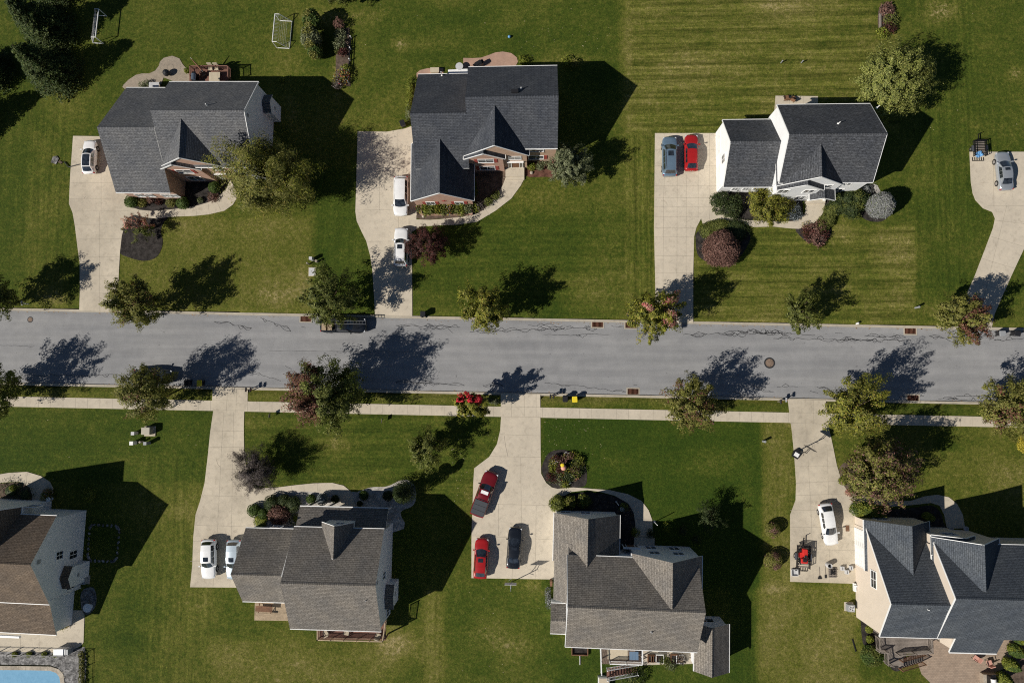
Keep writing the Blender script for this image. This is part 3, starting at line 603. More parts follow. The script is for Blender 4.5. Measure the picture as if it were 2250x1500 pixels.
    def door(s,face,at,u,z0,w=1.0,h=2.1,mat='brownwood',side=True):
        k=MB(); W_=w/2+(.5 if side else .1)
        k.box(-W_,W_,-.12,0,h,h+.18); k.box(-W_,-W_+.1,-.12,0,0,h); k.box(W_-.1,W_,-.12,0,0,h); k.box(-w/2-.08,-w/2,-.1,0,0,h); k.box(w/2,w/2+.08,-.1,0,0,h)
        k.box(-W_-.08,W_+.08,-.25,-.0,h+.18,h+.28)
        o=s.place(face,at,u,z0,k,'door_frame',s.trim)
        q=MB(); q.box(-w/2,w/2,-.05,0,0,h); q.box(-w*.3,w*.3,-.065,-.05,h*.5,h*.9); q.out('door',mat,o)
        if side: 
            g=MB(); g.box(-W_+.1,-w/2-.08,-.03,0,.1,h-.1); g.box(w/2+.08,W_-.1,-.03,0,.1,h-.1); g.out('sidelight','glass',o)
        return o
    def garage_door(s,face,at,u,w=2.7,h=2.2,n=1):
        k=MB(); k.box(-w/2-.1,w/2+.1,-.06,0,h,h+.12); k.box(-w/2-.1,-w/2,-.06,0,0,h); k.box(w/2,w/2+.1,-.06,0,0,h)
        for i in range(4):
            k.box(-w/2,w/2,-.04,0,i*h/4+.015,(i+1)*h/4-.015)
            for j in range(4): x=-w/2+w*(j+.5)/4; k.box(x-w*.1,x+w*.1,-.055,-.04,i*h/4+.1,(i+1)*h/4-.1)
        return s.place(face,at,u,0,k,'garage_door',s.trim)
    def bumpout(s,at,v0,v1,dep,h,hw,side=1):
        """fireplace box on the gable end with its own little gabled roof (ridge along x)"""
        vc=(v0+v1)/2; x1=at+side*dep
        k=MB(); lo,hi=sorted((at,x1)); k.box(lo,hi,v0,v1,-.1,h); 
        for xx in(x1-side*.0,): k.face([(xx,v0,h),(xx,v1,h),(xx,vc,h+hw)])
        k.out('fireplace_box',s.wallm,s.t)
        r=MB(); e=.18; x2=x1+side*.15
        for vv,sg in((v0-e,-1),(v1+e,1)):
            q=[(at,vc,h+hw+.06),(x2,vc,h+hw+.06),(x2,vv,h-.05),(at,vv,h-.05)]; r.face(q,0); r.face([(p[0],p[1],p[2]-.08) for p in q],1); r.face([q[1],q[2],(q[2][0],q[2][1],q[2][2]-.1),(q[1][0],q[1][1],q[1][2]-.1)],1)
        r.out('fireplace_roof',[s.roofm,s.trim],s.t)
        k=MB(); k.box(min(x1,x1+side*.05),max(x1,x1+side*.05),vc-.2,vc+.2,h*.55,h*.55+.35); k.out('flue_vent','grey',s.t)
    def vent(s,px,h0,h=.45,mat='white',r=.06):
        x,y=s.L(px,h0); k=MB(); k.tube((x,y,h0-.25),(x,y,h0+h),r); k.lathe((x,y,h0-.15),[(r*2.6,0),(r*1.1,.15)],8); k.out('vent_pipe',mat,s.t)
    def boxvent(s,px,h0):
        x,y=s.L(px,h0); k=MB(); k.cbox(x,y,h0+.05,.85,.42,.3,0); k.out('attic_vent','black',s.t)
    def star(s,face,at,u,z,r=.42):
        k=MB(); p=[((r if i%2==0 else r*.42)*sin(i*pi/5),0,(r if i%2==0 else r*.42)*cos(i*pi/5)) for i in range(10)]
        for i in range(10): k.face([(0,-.12,0),(p[i][0],-.03,p[i][2]),(p[(i+1)%10][0],-.03,p[(i+1)%10][2])])
        s.place(face,at,u,z,k,'star_ornament','shutter')
# ---------- 1 : grey roofed brick-fronted house, top left
H=House('house','brick fronted house with light grey roof beside the red wooden deck',(400,300),-1.0,'shA','sid_white')
m=H.gable('x',(330,242),(536,244),(460,180),(520,368),9.6,5.8,5.8,rake=(0,1))
h1=H.onp(m,(300,280.5),'b'); h2=H.onp(m,(320,423.5),'b'); print('H1',h1,h2)
ga=H.gable('x',(213,279),(338,281),(300,193),(320,423.5),h1,3.1,h2,wall='brick',rake=(0,0))
gb=H.gable('y',(400,252),(392,346.5),(349,372),(503,367),9.05,5.4,5.4,'gable_roof',wall='brick',rake=(1,0))
bb=H.gable('y',(377,352),(376.5,362),(349,373),(441,372),7.45,5.4,5.4,'bay_roof',wall='brick',ext0=2.0,rake=(1,0))
H.bumpout(m['e1']+.0,H.L((590,262),1)[1],H.L((590,229),1)[1],.95,3.6,.6)
H.vent((455,232),9.0); 
k=MB(); k.box(-.2,.2,-.05,0,-.25,.25); H.place('E',m['e1'],m['c'],8.2,k,'gable_vent','grey')
yb=bb['e0']; cx=bb['c']
H.window('S',yb,cx+.1,4.4,1.9,1.2,shut=True); H.window('S',yb,cx+.1,1.5,1.9,1.3)
H.window('S',gb['e0'],gb['b']-1.9,4.6,1.3,1.2); H.door('S',gb['e0'],gb['b']-2.2,.3); 
yg=ga['ib']
for dx in (-5.3,-3.9,-1.7,-.5): H.window('S',yg,ga['e1']+dx,1.6,.9,1.1)
H.garage_door('W',ga['e0'],ga['c']+1.0,4.9); 
# ---------- 2 : slate roof, brick
H=House('house','brick house with dark slate roof, two front gables and a red star',(1060,300),0,'shB','brick')
m=H.gable('x',(1022,212),(1227,212),(1128,146),(1190,326.5),9.6,5.8,5.8,wall='tanbrick',rake=(0,0))
h1=H.onp(m,(960,249),'b'); print('H2',h1,H.onp(m,(960,371),'b'))
ga=H.gable('x',(901,249),(1024,249),(960,163),(960,371),h1,3.2,H.onp(m,(960,371),'b'),rake=(0,0),gut=(1,0))
g1=H.gable('y',(968,292),(965,424),(902.8,437),(1041.5,437),6.6,3.0,3.0,'garage_gable_roof')
g2=H.gable('y',(1088,224),(1086,319.5),(1018.5,348),(1162.5,341),9.0,5.3,5.3,'entry_gable_roof',wall='tanbrick')
bb=H.gable('y',(1062,328),(1062,338),(1018.5,349),(1110,349),7.3,5.3,5.3,'bay_roof',ext0=2.2)
H.boxvent((1131,201),9.2); H.boxvent((968,236),6.9); H.vent((1145,195),8.8,.35); H.vent((971,165),3.6,.9)
yb=bb['e0']; cx=bb['c']
H.window('S',yb,cx+.1,4.3,1.9,1.15,shut=True); H.window('S',yb,cx+.1,1.5,1.9,1.3,shut=True)
ye=g2['e0']; cx=(bb['ib']+g2['ib'])/2
H.door('S',ye,cx,.45,mat='brownwood'); H.window('S',ye,cx,4.1,1.5,1.0)
k=MB(); 
H.window('S',m['ib'],m['e1']-2.6,1.7,1.9,1.2,shut=True); H.window('S',m['ib'],m['e1']-2.6,4.5,1.9,1.1)
yg=g1['e0']
for dx in(-1.9,1.9): H.window('S',yg,g1['c']+dx,1.55,1.05,1.2,shut=True)
H.star('S',yg,g1['c'],2.6)
H.garage_door('W',ga['e0'],ga['c']-1.0,4.9)
k=MB(); x0,y0=H.L((1111,390),0); x1,y1=H.L((1152,352),0); k.box(x0,x1,y0,y1+.6,0,.42); k.box(x0+.05,x1-.0,y0-.4,y0-.005,0,.22); k.out('stoop','walk',H.t)
k=MB(); k.box(x0+.6,x1-.75,y0+1.25,y0+1.85,.425,.445); k.out('doormat','black',H.t)
k=MB(); px0,py0=H.L((924,472),.6); px1,py1=H.L((1038,443),.6)
k.box(px0,px1,py0,py0+.15,0,.6);k.box(px0,px0+.15,py0+.155,py1,0,.6);k.box(px1-.15,px1,py0+.155,py1,0,.6);k.out('front_planter','brick',H.t); PLANT2=(px0,px1,py0,py1,H.o)
k=MB(); k.box(px0+.16,px1-.16,py0+.16,py1,0,.5); k.out('planter_soil','mulch',H.t)
# ---------- 3 : white house, top right
H=House('house','white sided house with charcoal roof beside the blue and red cars',(1780,330),-.25,'shC','sid_pure')
m=H.gable('x',(1734,293.5),(1950,295),(1840,229),(1900,401),9.7,5.9,5.9,ins=.02)
ga=H.gable('x',(1605,310),(1735,311),(1650,263),(1650,411),7.0,3.6,3.4,ins=.06)
g1=H.gable('y',(1803,300),(1807,388.5),(1706,412),(1857,405.5),8.95,5.3,5.5,'gable_roof',gut=(0,1))
bb=H.gable('y',(1775.5,397),(1775.5,406.5),(1707,417),(1811,417.5),7.5,5.3,5.3,'bay_roof',ext0=2.2,gut=(0,1))
pg=H.gable('y',(1812,412),(1812,435.5),(1779,437),(1834.5,438),4.1,3.1,3.1,'porch_roof',walls=False,ext0=1.0)
H.vent((1843,271),8.6,.4); H.vent((1928,236),5.9,.5)
x0,y0=H.L((1773,441),0); x1,y1=H.L((1808,442),0)
for xx in(x0,x1): k=MB(); k.box(xx-.1,xx+.1,y0-.1,y0+.1,.3,3.05); k.box(xx-.16,xx+.16,y0-.16,y0+.16,.3,.5); k.out('porch_post','white',H.t)
H.window('W',ga['e0'],ga['c']-1.0,3.6,1.0,1.3)
H.garage_door('W',ga['e0'],ga['c']+1.8,2.7);H.garage_door('W',ga['e0'],ga['c']-2.6,2.7)
yb=bb['e0']; cx=bb['c']
for dx in(-1.9,1.3): H.window('S',yb,cx+dx,4.4,1.2,1.3); H.window('S',yb,cx+dx,1.5,1.2,1.4)
for dx in(-4.3,-2.9,-1.6,-.6): H.window('S',ga['ib'],ga['e1']+dx-.8,1.6,.7,1.1)
for dx in(-4.4,-2.4): H.window('S',m['ib'],m['e1']+dx,1.6,1.0,1.4); H.window('S',m['ib'],m['e1']+dx,4.5,1.0,1.3)
H.door('S',g1['e0'],g1['ib']-1.6,.4); H.window('S',g1['e0'],g1['ib']-1.6,4.6,1.2,1.1)
# ---------- 4 : brown roof, bottom left
H=House('house','white sided house with brown roof beside the swimming pool',(60,1250),-2.0,'shD','sid_white')
m=H.gable('x',(-90,1234),(67,1240),(60,1325),(80,1131),9.7,5.9,5.9,rake=(0,0))
r=H.gable('x',(-90,1310),(108,1321),(60,1391),(60,1300),4.9,3.1,4.6,'rear_roof',gut=(1,0),rake=(0,0))
g1=H.gable('y',(-18,1122),(-20,1230),(-85,1118),(47,1118),9.0,5.8,5.8,'gable_roof')
x,y=H.L((207,1121),.1); k=MB(); k.tube((m['e1']+.06,m['ia']+.05,0),(m['e1']+.06,m['ia']+.05,5.6),.06); k.out('downspout','white',H.t)
H.bumpout(m['e1'],H.L((158,1277),1)[1],H.L((158,1234),1)[1],1.0,3.6,.6)
H.window('E',m['e1'],H.L((165,1218),2)[1],2.0,.9,1.4); H.window('E',m['e1'],H.L((165,1285),2)[1],2.0,.9,1.4); H.window('E',m['e1'],H.L((150,1220),4.6)[1],4.6,.9,1.1)
k=MB(); k.box(-.25,.25,-.05,0,-.3,.3); H.place('E',m['e1'],m['c'],8.2,k,'gable_vent','grey')
H.window('N',g1['e1'],g1['c']+1.5,4.4,1.4,1.2); H.window('N',m['ib'] if m['ib']>m['c'] else m['ia'],2,4.4,1.4,1.2)
k=MB(); x,y=H.L((20,1392),2.6); k.box(x-3.2,x+1.6,y-.35,y-.12,2.6,2.95); k.out('awning_box','white',H.t)
# ---------- 5 : taupe roof, bottom centre-left
H=House('house','house with taupe roof and small dormer beside the pair of white cars',(700,1250),-1.0,'shE','sid_white')
m=H.gable('x',(616,1282),(825,1285.5),(700,1382.5),(740,1159),9.6,5.8,5.8,rake=(0,0))
h1=H.onp(m,(560,1263),'a'); print('H5',h1,H.onp(m,(590,1160.5),'a'))
ga=H.gable('x',(506.5,1262),(618,1264),(590,1160.5),(570,1321.5),6.9,3.1,3.1,rake=(0,0))
dg=H.gable('y',(734,1155.5),(733,1228),(707,1149.5),(777.5,1150.5),8.2,5.7,5.7,'dormer_roof',gut=(0,0))
# front porch shed roof
a0=H.L((659,1112),2.9); a1=H.L((853.5,1116.5),2.9); b0=H.L((654,1157.5),4.3); yb_=m['ia'] if m['ia']>m['c'] else m['ib']
k=MB(); y1=yb_; q=[(a0[0],a0[1],2.9),(a1[0],a0[1],2.9),(a1[0],y1,4.2),(a0[0],y1,4.2)]
L=math.hypot(a0[1]-y1,1.3); k.face(q[::-1],0,[(q[0][0],L),(q[1][0],L),(q[1][0],0),(q[0][0],0)]); lo=[(p[0],p[1],p[2]-.15) for p in q]; k.face(lo,1)
for i in range(4): p,r_=q[i],q[(i+1)%4]; k.face([p,r_,lo[(i+1)%4],lo[i]],1)
k.box(a0[0],a1[0],a0[1]+.005,a0[1]+.12,2.77,2.88,1); ro=k.out('porch_roof',['shE','white'],H.t)
for xx in np.linspace(a0[0]+.3,a1[0]-.3,5): k=MB(); k.box(xx-.08,xx+.08,a0[1]-.4,a0[1]-.24,0,2.76); k.out('porch_post','white',H.t)
H.bumpout(m['e1'],H.L((860,1322),1)[1],H.L((860,1275),1)[1],.95,3.4,.5)
k=MB(); k.box(-.2,.2,-.05,0,-.25,.25); H.place('E',m['e1'],m['c'],8.2,k,'gable_vent','grey')
H.window('E',m['e1'],H.L((843,1263),4.5)[1],4.6,.8,1.1); H.vent((804,1318),8.4,.3,'grey')
H.window('E',m['e1'],H.L((850,1345),2)[1],1.7,.9,1.3)
for dx in(-4,-1,2): H.window('N',yb_,dx,4.7,1.1,1.1)
H.window('N',dg['e1'],dg['c'],6.0,1.0,.9)
H.garage_door('W',ga['e0'],ga['c'],4.9)
# ---------- 6 : taupe, bottom centre-right
H=House('house','large taupe roofed house with white deck stairs behind it',(1400,1300),-1.6,'shF','sid_white')
m=H.gable('x',(1247,1335),(1551,1344),(1395,1426.5),(1350,1222.5),9.5,5.6,5.6,rake=(1,0),gxb=1300)
ga=H.gable('y',(1292,1140),(1291,1250),(1216,1200),(1361.5,1175),6.5,3.0,3.0,'garage_roof',gut=(1,1),rake=(0,0))
g2=H.gable('y',(1477.5,1236),(1478,1338),(1388,1220),(1543,1218),9.5,5.5,5.5,'gable_roof',rake=(0,0))
sun=H.gable('y',(1565,1379),(1564.5,1488),(1525,1430),(1602,1430),4.9,3.2,3.2,'sunroom_roof',walls=True,rake=(0,0))
le=H.gable('x',(1210,1363),(1262,1364),(1230,1391.5),(1230,1325),4.3,3.0,3.0,'side_roof',rake=(0,0))
# left part of the garage roof running back along the main house, and the low front slope beside it
x0=H.L((1216,1316),3.1); x1=H.L((1248.5,1300),4.9); y_n=ga['u0']; 
k=MB(); q=[(x0[0],x0[1],3.1),(x1[0]+.3,x0[1],5.0),(x1[0]+.3,y_n+2.5,5.0),(x0[0],y_n+2.5,3.1)]
k.face(q,0,[(0,0),(0,3),(9,3),(9,0)]); lo=[(p[0],p[1],p[2]-.15) for p in q]; k.face(lo[::-1],1)
for i in range(4): p,r_=q[i],q[(i+1)%4]; k.face([p,lo[i],lo[(i+1)%4],r_],1)
wb=MB(); wb.box(x0[0]+.3,x1[0]+.2,x0[1]+.2,y_n+2.5,-.1,3.1); 
k.out('side_slope_roof',['shF','white'],H.t); wb.out('wall','sid_white',H.t)
a=H.L((1248.5,1184),4.05); b_=H.L((1248.5,1223),5.6); c_=H.L((1297,1223),5.6)
k=MB(); q=[(a[0],a[1],4.0),(a[0],b_[1]-.4,5.85),(c_[0],b_[1]-.4,5.85),(c_[0],a[1],4.0)]; k.face(q[::-1],0,[(4,0),(4,3),(0,3),(0,0)]); k.face([(p[0],p[1],p[2]-.15) for p in q],1)
k.face([q[0],q[1],(q[1][0],q[1][1],q[1][2]-.2),(q[0][0],q[0][1],q[0][2]-.2)],1); k.out('front_slope_roof',['shF','white'],H.t)
H.vent((1432,1388),7.6,.35,'grey'); 
yn=g2['e1']; 
for dx in(-1.2,1.7):
    H.window('N',yn,g2['c']+dx,4.3,1.2,1.2); H.window('N',yn,g2['c']+dx,1.5,1.2,1.5)
H.door('N',yn,g2['c']-3.7,.3,mat='brownwood'); H.window('N',ga['e1'],ga['c'],1.6,1.2,1.2); H.window('N',ga['e1'],ga['c']-2.5,1.6,1.2,1.2)
H.window('N',sun['e1'],sun['c'],1.8,1.8,1.3); H.garage_door('W',ga['ia'],ga['e1']-3.0,4.9)
k=MB(); x,y=H.L((1415,1185),0); k.box(x-1.3,x+1.3,y-1.6,y+.3,0,.3); k.out('stoop','walk',H.t)
# ---------- 7 : blue grey, bottom right
H=House('house','cream sided house with blue grey roof beside the paver patio',(2060,1300),-.9,'shG','sid_cream')
M1=H.gable('x',(1958.5,1327),(2098,1329.5),(2010,1400),(1960,1157),8.9,6.0,3.1,rake=(1,0),ins=.06)
M2=H.gable('x',(2100.5,1316.5),(2420,1321),(2199,1405),(2160,1195),9.9,6.0,5.9,gut=(0,1),ins=.02)
g1=H.gable('y',(2004.5,1156),(2006.5,1262),(1898,1143),(2042,1147),6.8,3.1,3.1,'garage_gable_roof',ext1=.6,rake=(0,0))
g2=H.gable('y',(2163,1197),(2167,1300),(2046,1173),(2195,1185),9.6,5.6,5.6,'gable_roof',rake=(0,1))
bb=H.gable('y',(2122,1183),(2123,1190),(2046,1174),(2142,1175),7.6,5.6,5.6,'bay_roof',ext1=2.0)
# rear extension of the slope
a=H.L((2086,1432),4.4); b_=H.L((2190,1432),4.4); t_=H.L((2095,1403),6.0)
k=MB(); q=[(a[0],a[1],4.4),(b_[0],a[1],4.4),(b_[0],t_[1]+.35,6.02),(a[0],t_[1]+.35,6.02)]; k.face(q,0,[(0,0),(6,0),(6,3),(0,3)])
for p,r_ in((0,1),(1,2),(3,0)): k.face([q[p],(q[p][0],q[p][1],q[p][2]-.25),(q[r_][0],q[r_][1],q[r_][2]-.25),q[r_]],1)
k.box(a[0],b_[0],a[1]-.13,a[1]-.005,4.25,4.37,1); k.out('rear_roof',['shG','white'],H.t)
k=MB(); k.box(a[0]+.25,b_[0]-.25,a[1]+.35,t_[1]+.6,-.1,4.5); k.out('wall','sid_cream',H.t)
H.vent((2038,1338),8.5,.35)
H.window('W',M1['e0'],H.L((1918,1271),4.6)[1],4.8,1.9,1.2)
H.garage_door('W',M1['e0'],H.L((1885,1215),1)[1],2.9); H.garage_door('W',M1['e0'],H.L((1885,1180),1)[1],2.0)
H.window('N',g1['e1'],g1['c']-1,1.6,1.5,1.2); H.window('N',bb['e1'],bb['c'],4.4,1.4,1.2)
for dx in(1.5,3.4): H.window('S',M1['ia'] if M1['ia']<M1['c'] else M1['ib'],M1['e0']+dx,1.6,1.1,1.5)
# ================================================================ VEHICLES
def paint(name,c,metal=.0,rough=.28): 
    m,nt,b,o=nm(name); v=coords(nt,'Object'); a=noise(nt,v,1.5,3)
    nt.links.new(ramp(nt,a,[(.3,scl(c,.95)),(.7,scl(c,1.04))]),b.inputs['Base Color']); setp(b,rough,.5,metal,.8); return m
PM={'white':paint('white_paint',(.78,.78,.77)),'silver':paint('silver_paint',(.42,.45,.48),.5),'blue':paint('ice_blue_paint',(.17,.25,.33),.4),'icy':paint('icy_silver_paint',(.5,.58,.64),.3),
 'red':paint('bright_red_paint',(.33,.012,.012)),'maroon':paint('maroon_paint',(.16,.008,.012),.2),'black':paint('black_paint',(.008,.01,.014)),'navy':paint('dark_paint',(.02,.026,.035),.3)}
VS={ # L, W, H, wheelbase, hood z, belt z, rear deck z ; greenhouse x (0 rear..L front): rear glass bottom, roof rear, roof front, cowl
 'sedan':(4.75,1.82,1.46,2.75,.84,.95,1.0,(.55,1.35,2.75,3.75)),
 'hatch':(4.45,1.80,1.5,2.65,.86,.97,.98,(.12,.75,2.55,3.5)),
 'suv':(4.75,1.90,1.72,2.75,1.0,1.1,1.1,(.12,.5,2.75,3.5)),
 'minivan':(5.15,1.98,1.76,3.03,1.0,1.08,1.08,(.12,.5,3.3,4.25)),
 'pickup':(5.7,2.0,1.85,3.6,1.12,1.18,1.18,(2.05,2.3,3.55,4.25)),
}
def car(kind,px,py,ang,col,label,cat,sunroof=False,rails=False,darkroof=False,group=None,L=None,tonneau=False,h=.9,extra=None):
    l,w,H_,wb,hz,bz,rz_,gh=VS[kind]; 
    if L: k_=L/l; l=L; wb*=k_; gh=tuple(g*k_ for g in gh)
    hw=w/2; x,y=W(px,py,h); t=thing({'pickup':'pickup_truck','minivan':'minivan','suv':'suv','sedan':'parked_car','hatch':'parked_car'}[kind],label,cat,(x,y,.055 if h<1.4 else 0),rad(ang)-0,group)
    # local: +x front, origin centre
    X0=-l/2
    # ---- lower body loft
    NS=26; secs=[]
    for i in range(NS+1):
        u=i/NS; xx=X0+u*l; e=abs(2*u-1); hwid=hw*(1-.20*max(0,(e-.72)/.28)**2.4-.015*(e**2))
        if u<.5: hwid=hw*(1-.14*max(0,(e-.8)/.2)**2.6-.01*e*e)
        # deck height
        gx0,gx1=gh[0]/l,gh[3]/l
        if u>gx1: s=(u-gx1)/(1-gx1); z=bz+(hz-bz)*min(1,s*1.6)-.16*max(0,(s-.75)/.25)**2
        elif u<gx0: s=(gx0-u)/max(gx0,1e-3); z=rz_-.10*s**2
        else: z=bz+(rz_-bz)*(1-(u-gx0)/(gx1-gx0))
        zb=.24+.12*max(0,(e-.85)/.15)
        dx=0
        prof=[(.0,zb),(.90,zb),(.985,.42),(1.0,.6),(.985,z-.16),(.93,z-.05),(.80,z),(.4,z+.03),(0,z+.04)]
        secs.append([(xx,hwid*a,zz) for a,zz in prof]+[(xx,-hwid*a,zz) for a,zz in prof[-2:0:-1]])
    # round the nose/tail in plan: pull the middle forward
    V=[];Fc=[];n=len(secs[0])
    for i,sct in enumerate(secs):
        u=i/NS
        for (a,b_,c_) in sct:
            bul=0
            if u>.5: bul=.16*((u-.5)*2)**6*(1-(b_/hw)**2)
            else: bul=-.09*((.5-u)*2)**6*(1-(b_/hw)**2)
            V.append((a+bul-(.10 if u>.5 else 0)*((u-.5)*2)**6*0,b_,c_))
    for i in range(NS):
        for j in range(n): a=i*n+j; b_=i*n+(j+1)%n; Fc.append((a,a+n,b_+n,b_))
    Fc.append(tuple(range(n))); Fc.append(tuple(range(NS*n+n-1,NS*n-1,-1)))
    if kind=='pickup' :
        pass
    body=obj('body',V,Fc,[PM[col]],t,smooth=True)
    # ---- greenhouse
    g0,g1,g2,g3=[X0+g for g in gh]; rh=hw*.70; bh=hw*.90; cz=bz-.03
    stn=[(g0,rz_-.02,bh*.93),(g1,H_-.06,rh*.97),((g1*2+g2)/3,H_,rh),((g1+g2*2)/3,H_,rh),(g2,H_-.05,rh*.97),(g3,cz,bh*.95)]
    NV=8
    def gp(s,v,off=0):
        """s in 0..5 along, v -1..1 across roof"""
        i=min(4,int(s)); f=s-i; a,b_=stn[i],stn[i+1]; x_=a[0]+(b_[0]-a[0])*f; z=a[1]+(b_[1]-a[1])*f; hh=a[2]+(b_[2]-a[2])*f
        frontness=max(0,(s-3.5)/1.5); rearness=max(0,(1.2-s)/1.2)
        x_+=-.22*frontness*v*v+.10*rearness*v*v; z+=-.05*v*v
        return Vector((x_,v*hh,z+off))
    V=[];Fc=[]
    S=[0,.5,1,2,3,4,4.5,5]
    for s_ in S:
        for j in range(NV+1): V.append(gp(s_,-1+2*j/NV))
    for i in range(len(S)-1):
        for j in range(NV): a=i*(NV+1)+j; Fc.append((a,a+NV+1,a+NV+2,a+1))
    base=len(V)
    for i,s_ in enumerate(S):
        for sg in(-1,1):
            p=gp(s_,sg); V.append(Vector((p.x,sg*max(abs(p.y),bh if .9<s_<4.1 else abs(p.y)+.02),min(bz-.06,p.z-.04)))) 
    for i in range(len(S)-1):
        a=i*(NV+1); b_=(i+1)*(NV+1); Fc.append((a,base+2*i,base+2*i+2,b_)); Fc.append((a+NV,b_+NV,base+2*i+3,base+2*i+1))
    obj('cabin',V,Fc,[PM[col]],t,smooth=False)
    # glass
    def panel(name,s0,s1,v0,v1,off,mat,ns=5,nv=8,par=None):
        V=[gp(s0+(s1-s0)*i/ns,v0+(v1-v0)*j/nv,off)+Vector(((.01 if s0>3.5 else -.01 if s1<1.3 else 0),0,0)) for i in range(ns+1) for j in range(nv+1)]
        Fc=[(i*(nv+1)+j,(i+1)*(nv+1)+j,(i+1)*(nv+1)+j+1,i*(nv+1)+j+1) for i in range(ns) for j in range(nv)]
        return obj(name,V,Fc,[mat],par or t,smooth=True)
    panel('windshield',4.03,4.93,-.9,.9,.014,'tint'); panel('rear_window',.10,.93,-.84,.84,.014,'tint')
    if darkroof: panel('glass_roof',1.1,3.85,-.8,.8,.014,'tint')
    if sunroof: panel('sunroof',3.0,3.75,-.52,.52,.014,'tint')
    for sg in(-1,1):
        for a_,b_ in ((1.15,2.05),(2.12,3.0),(3.07,3.95)):
            k=MB(); q=[]
            for s_ in(a_,b_):
                p=gp(s_,sg); bq=Vector((p.x,sg*bh,bz-.04)); q.append((p*.88+bq*.12,p*.08+bq*.92))
            d=Vector((0,sg*.014,.008)); pts=[q[0][0]+d,q[1][0]+d,q[1][1]+d,q[0][1]+d]
            if a_>3: pts=[q[0][0]+d,q[1][0]+d,q[1][1]+d+Vector((.3,0,0)),q[0][1]+d]
            k.face(pts if sg>0 else pts[::-1]); k.out('side_window','tint',t)
        k=MB(); mx=g3-.28; k.cbox(mx,sg*(hw+.09),bz+.05,.14,.2,.14); k.cbox(mx+.02,sg*(hw-.03),bz+.01,.07,.12,.05); k.out('mirror',[PM[col] if col!='maroon' else 'black'],t)
        for wx in(-wb/2+ (-.05 if kind!='pickup' else -.1),wb/2-.02):
            k=MB(); r=.34 if kind in('sedan','hatch') else .38; yy=sg*(hw-.1); k.tube((wx,yy-.11,r),(wx,yy+.11,r),r,n=20); wo=k.out('wheel','rubber',t)
            k=MB(); y2=sg*(hw+.013); k.tube((wx,y2,r),(wx,y2+sg*.008,r),r*.62,n=16)
            for i in range(5): a=i*2*pi/5; k.cbox(wx+cos(a)*r*.3,y2+sg*.012,r+sin(a)*r*.3,.05,.012,.05)
            k.out('rim','rim',wo)
            # arch lip
            k=MB(); k.tube((wx,sg*(hw-.02),r+.02),(wx,sg*(hw+.006),r+.02),r*1.13,n=20,cap=True); k.out('wheel_arch','black',t)
        k=MB(); k.cbox(l/2-.10,sg*(hw*.70),hz-.16,.22,.36,.13,0,-sg*.28); k.out('headlight','headlamp',t)
        k=MB(); k.cbox(-l/2+.05,sg*hw*.78,rz_-.22,.14,.26,.24,0,sg*.2); k.out('taillight','taillamp',t)
        if rails:
            k=MB(); yy=sg*rh*.93; k.tube((g1+.15,yy,H_+.02),(g2-.1,yy,H_+.03),.025,n=6); k.out('roof_rail','black' if col=='white' else 'steel',t)
    k=MB(); k.cbox(l/2+.015,0,.52,.1,w*.62,.2); k.out('grille','black',t)
    k=MB(); k.cbox(-l/2-.02,0,.5,.08,w*.8,.14); k.out('rear_bumper','black' if kind in('suv','pickup') else [PM[col]],t)
    k=MB(); k.cbox(-l/2-.07,0,.78,.02,.32,.14); k.out('number_plate','ltgrey',t)
    # hood shut line
    k=MB()
    for sg in(-1,1): k.strip([(g3+.12,sg*hw*.82),(l/2-.35,sg*hw*.72)],.02,hz+.02); 
    if kind=='pickup':
        # open bed: liner box and rails on top of the body, from tail to cab
        bx0,bx1=-l/2+.12,g0-.08
        if tonneau:
            k=MB(); k.box(bx0,bx1,-hw*.86,hw*.86,bz-.02,bz+.085)
            for i in(1,2): xx=bx0+(bx1-bx0)*i/3; k.box(xx-.015,xx+.015,-hw*.84,hw*.84,bz+.085,bz+.1,1)
            k.out('bed_cover',[plain('vinyl',(.055,.06,.068),.6,.3),'black'],t)
        else:
            k=MB(); k.box(bx0,bx1,-hw*.9,-hw*.78,bz-.02,bz+.1); k.box(bx0,bx1,hw*.78,hw*.9,bz-.02,bz+.1); k.box(bx0-.0,bx0+.08,-hw*.775,hw*.775,bz-.02,bz+.1); k.box(bx0+.085,bx1,-hw*.775,hw*.775,bz+.03,bz+.045,1)
            k.out('cargo_bed',[PM[col],'black'],t)
    return t
car('hatch',195,345,90,'white','white hatchback with black glass roof in front of the brick and grey roofed house','car',darkroof=True)
car('minivan',880.5,430,-90,'white','white minivan parked beside the slate roofed brick garage','minivan')
car('suv',881,543,89,'white','white suv with roof bars and sunroof beside the dark maroon tree','suv',sunroof=True,rails=True,L=4.95)
car('minivan',1471.5,344,89.5,'blue','ice blue minivan with roof rails next to the red hatchback','minivan',sunroof=True,rails=True,L=5.1)
car('hatch',1519.5,335.5,89,'red','bright red hatchback between the ice blue minivan and the white house','car',L=4.7)
car('sedan',2208,375.5,93,'silver','silver sedan with sunroof on the far right driveway beside a trailer','car',sunroof=True,L=4.9)
car('suv',458,1227,-88,'white','white suv with sunroof on the open side of the bottom left driveway','suv',sunroof=True,L=4.8)
car('suv',513.5,1228,-89,'icy','icy silver suv partly hidden under the taupe garage roof edge','suv',sunroof=True,L=4.8)
car('hatch',1057,1227,87,'red','red hatchback with sunroof at the lawn edge of the wide driveway','car',sunroof=True,L=4.85)
car('sedan',1130,1204,86,'black','shiny black sedan on the wide driveway near the basketball hoop','car',sunroof=True,L=4.95)
car('hatch',1821,1151,-82,'white','white hatchback on the driveway beside the cream house','car',L=5.0)
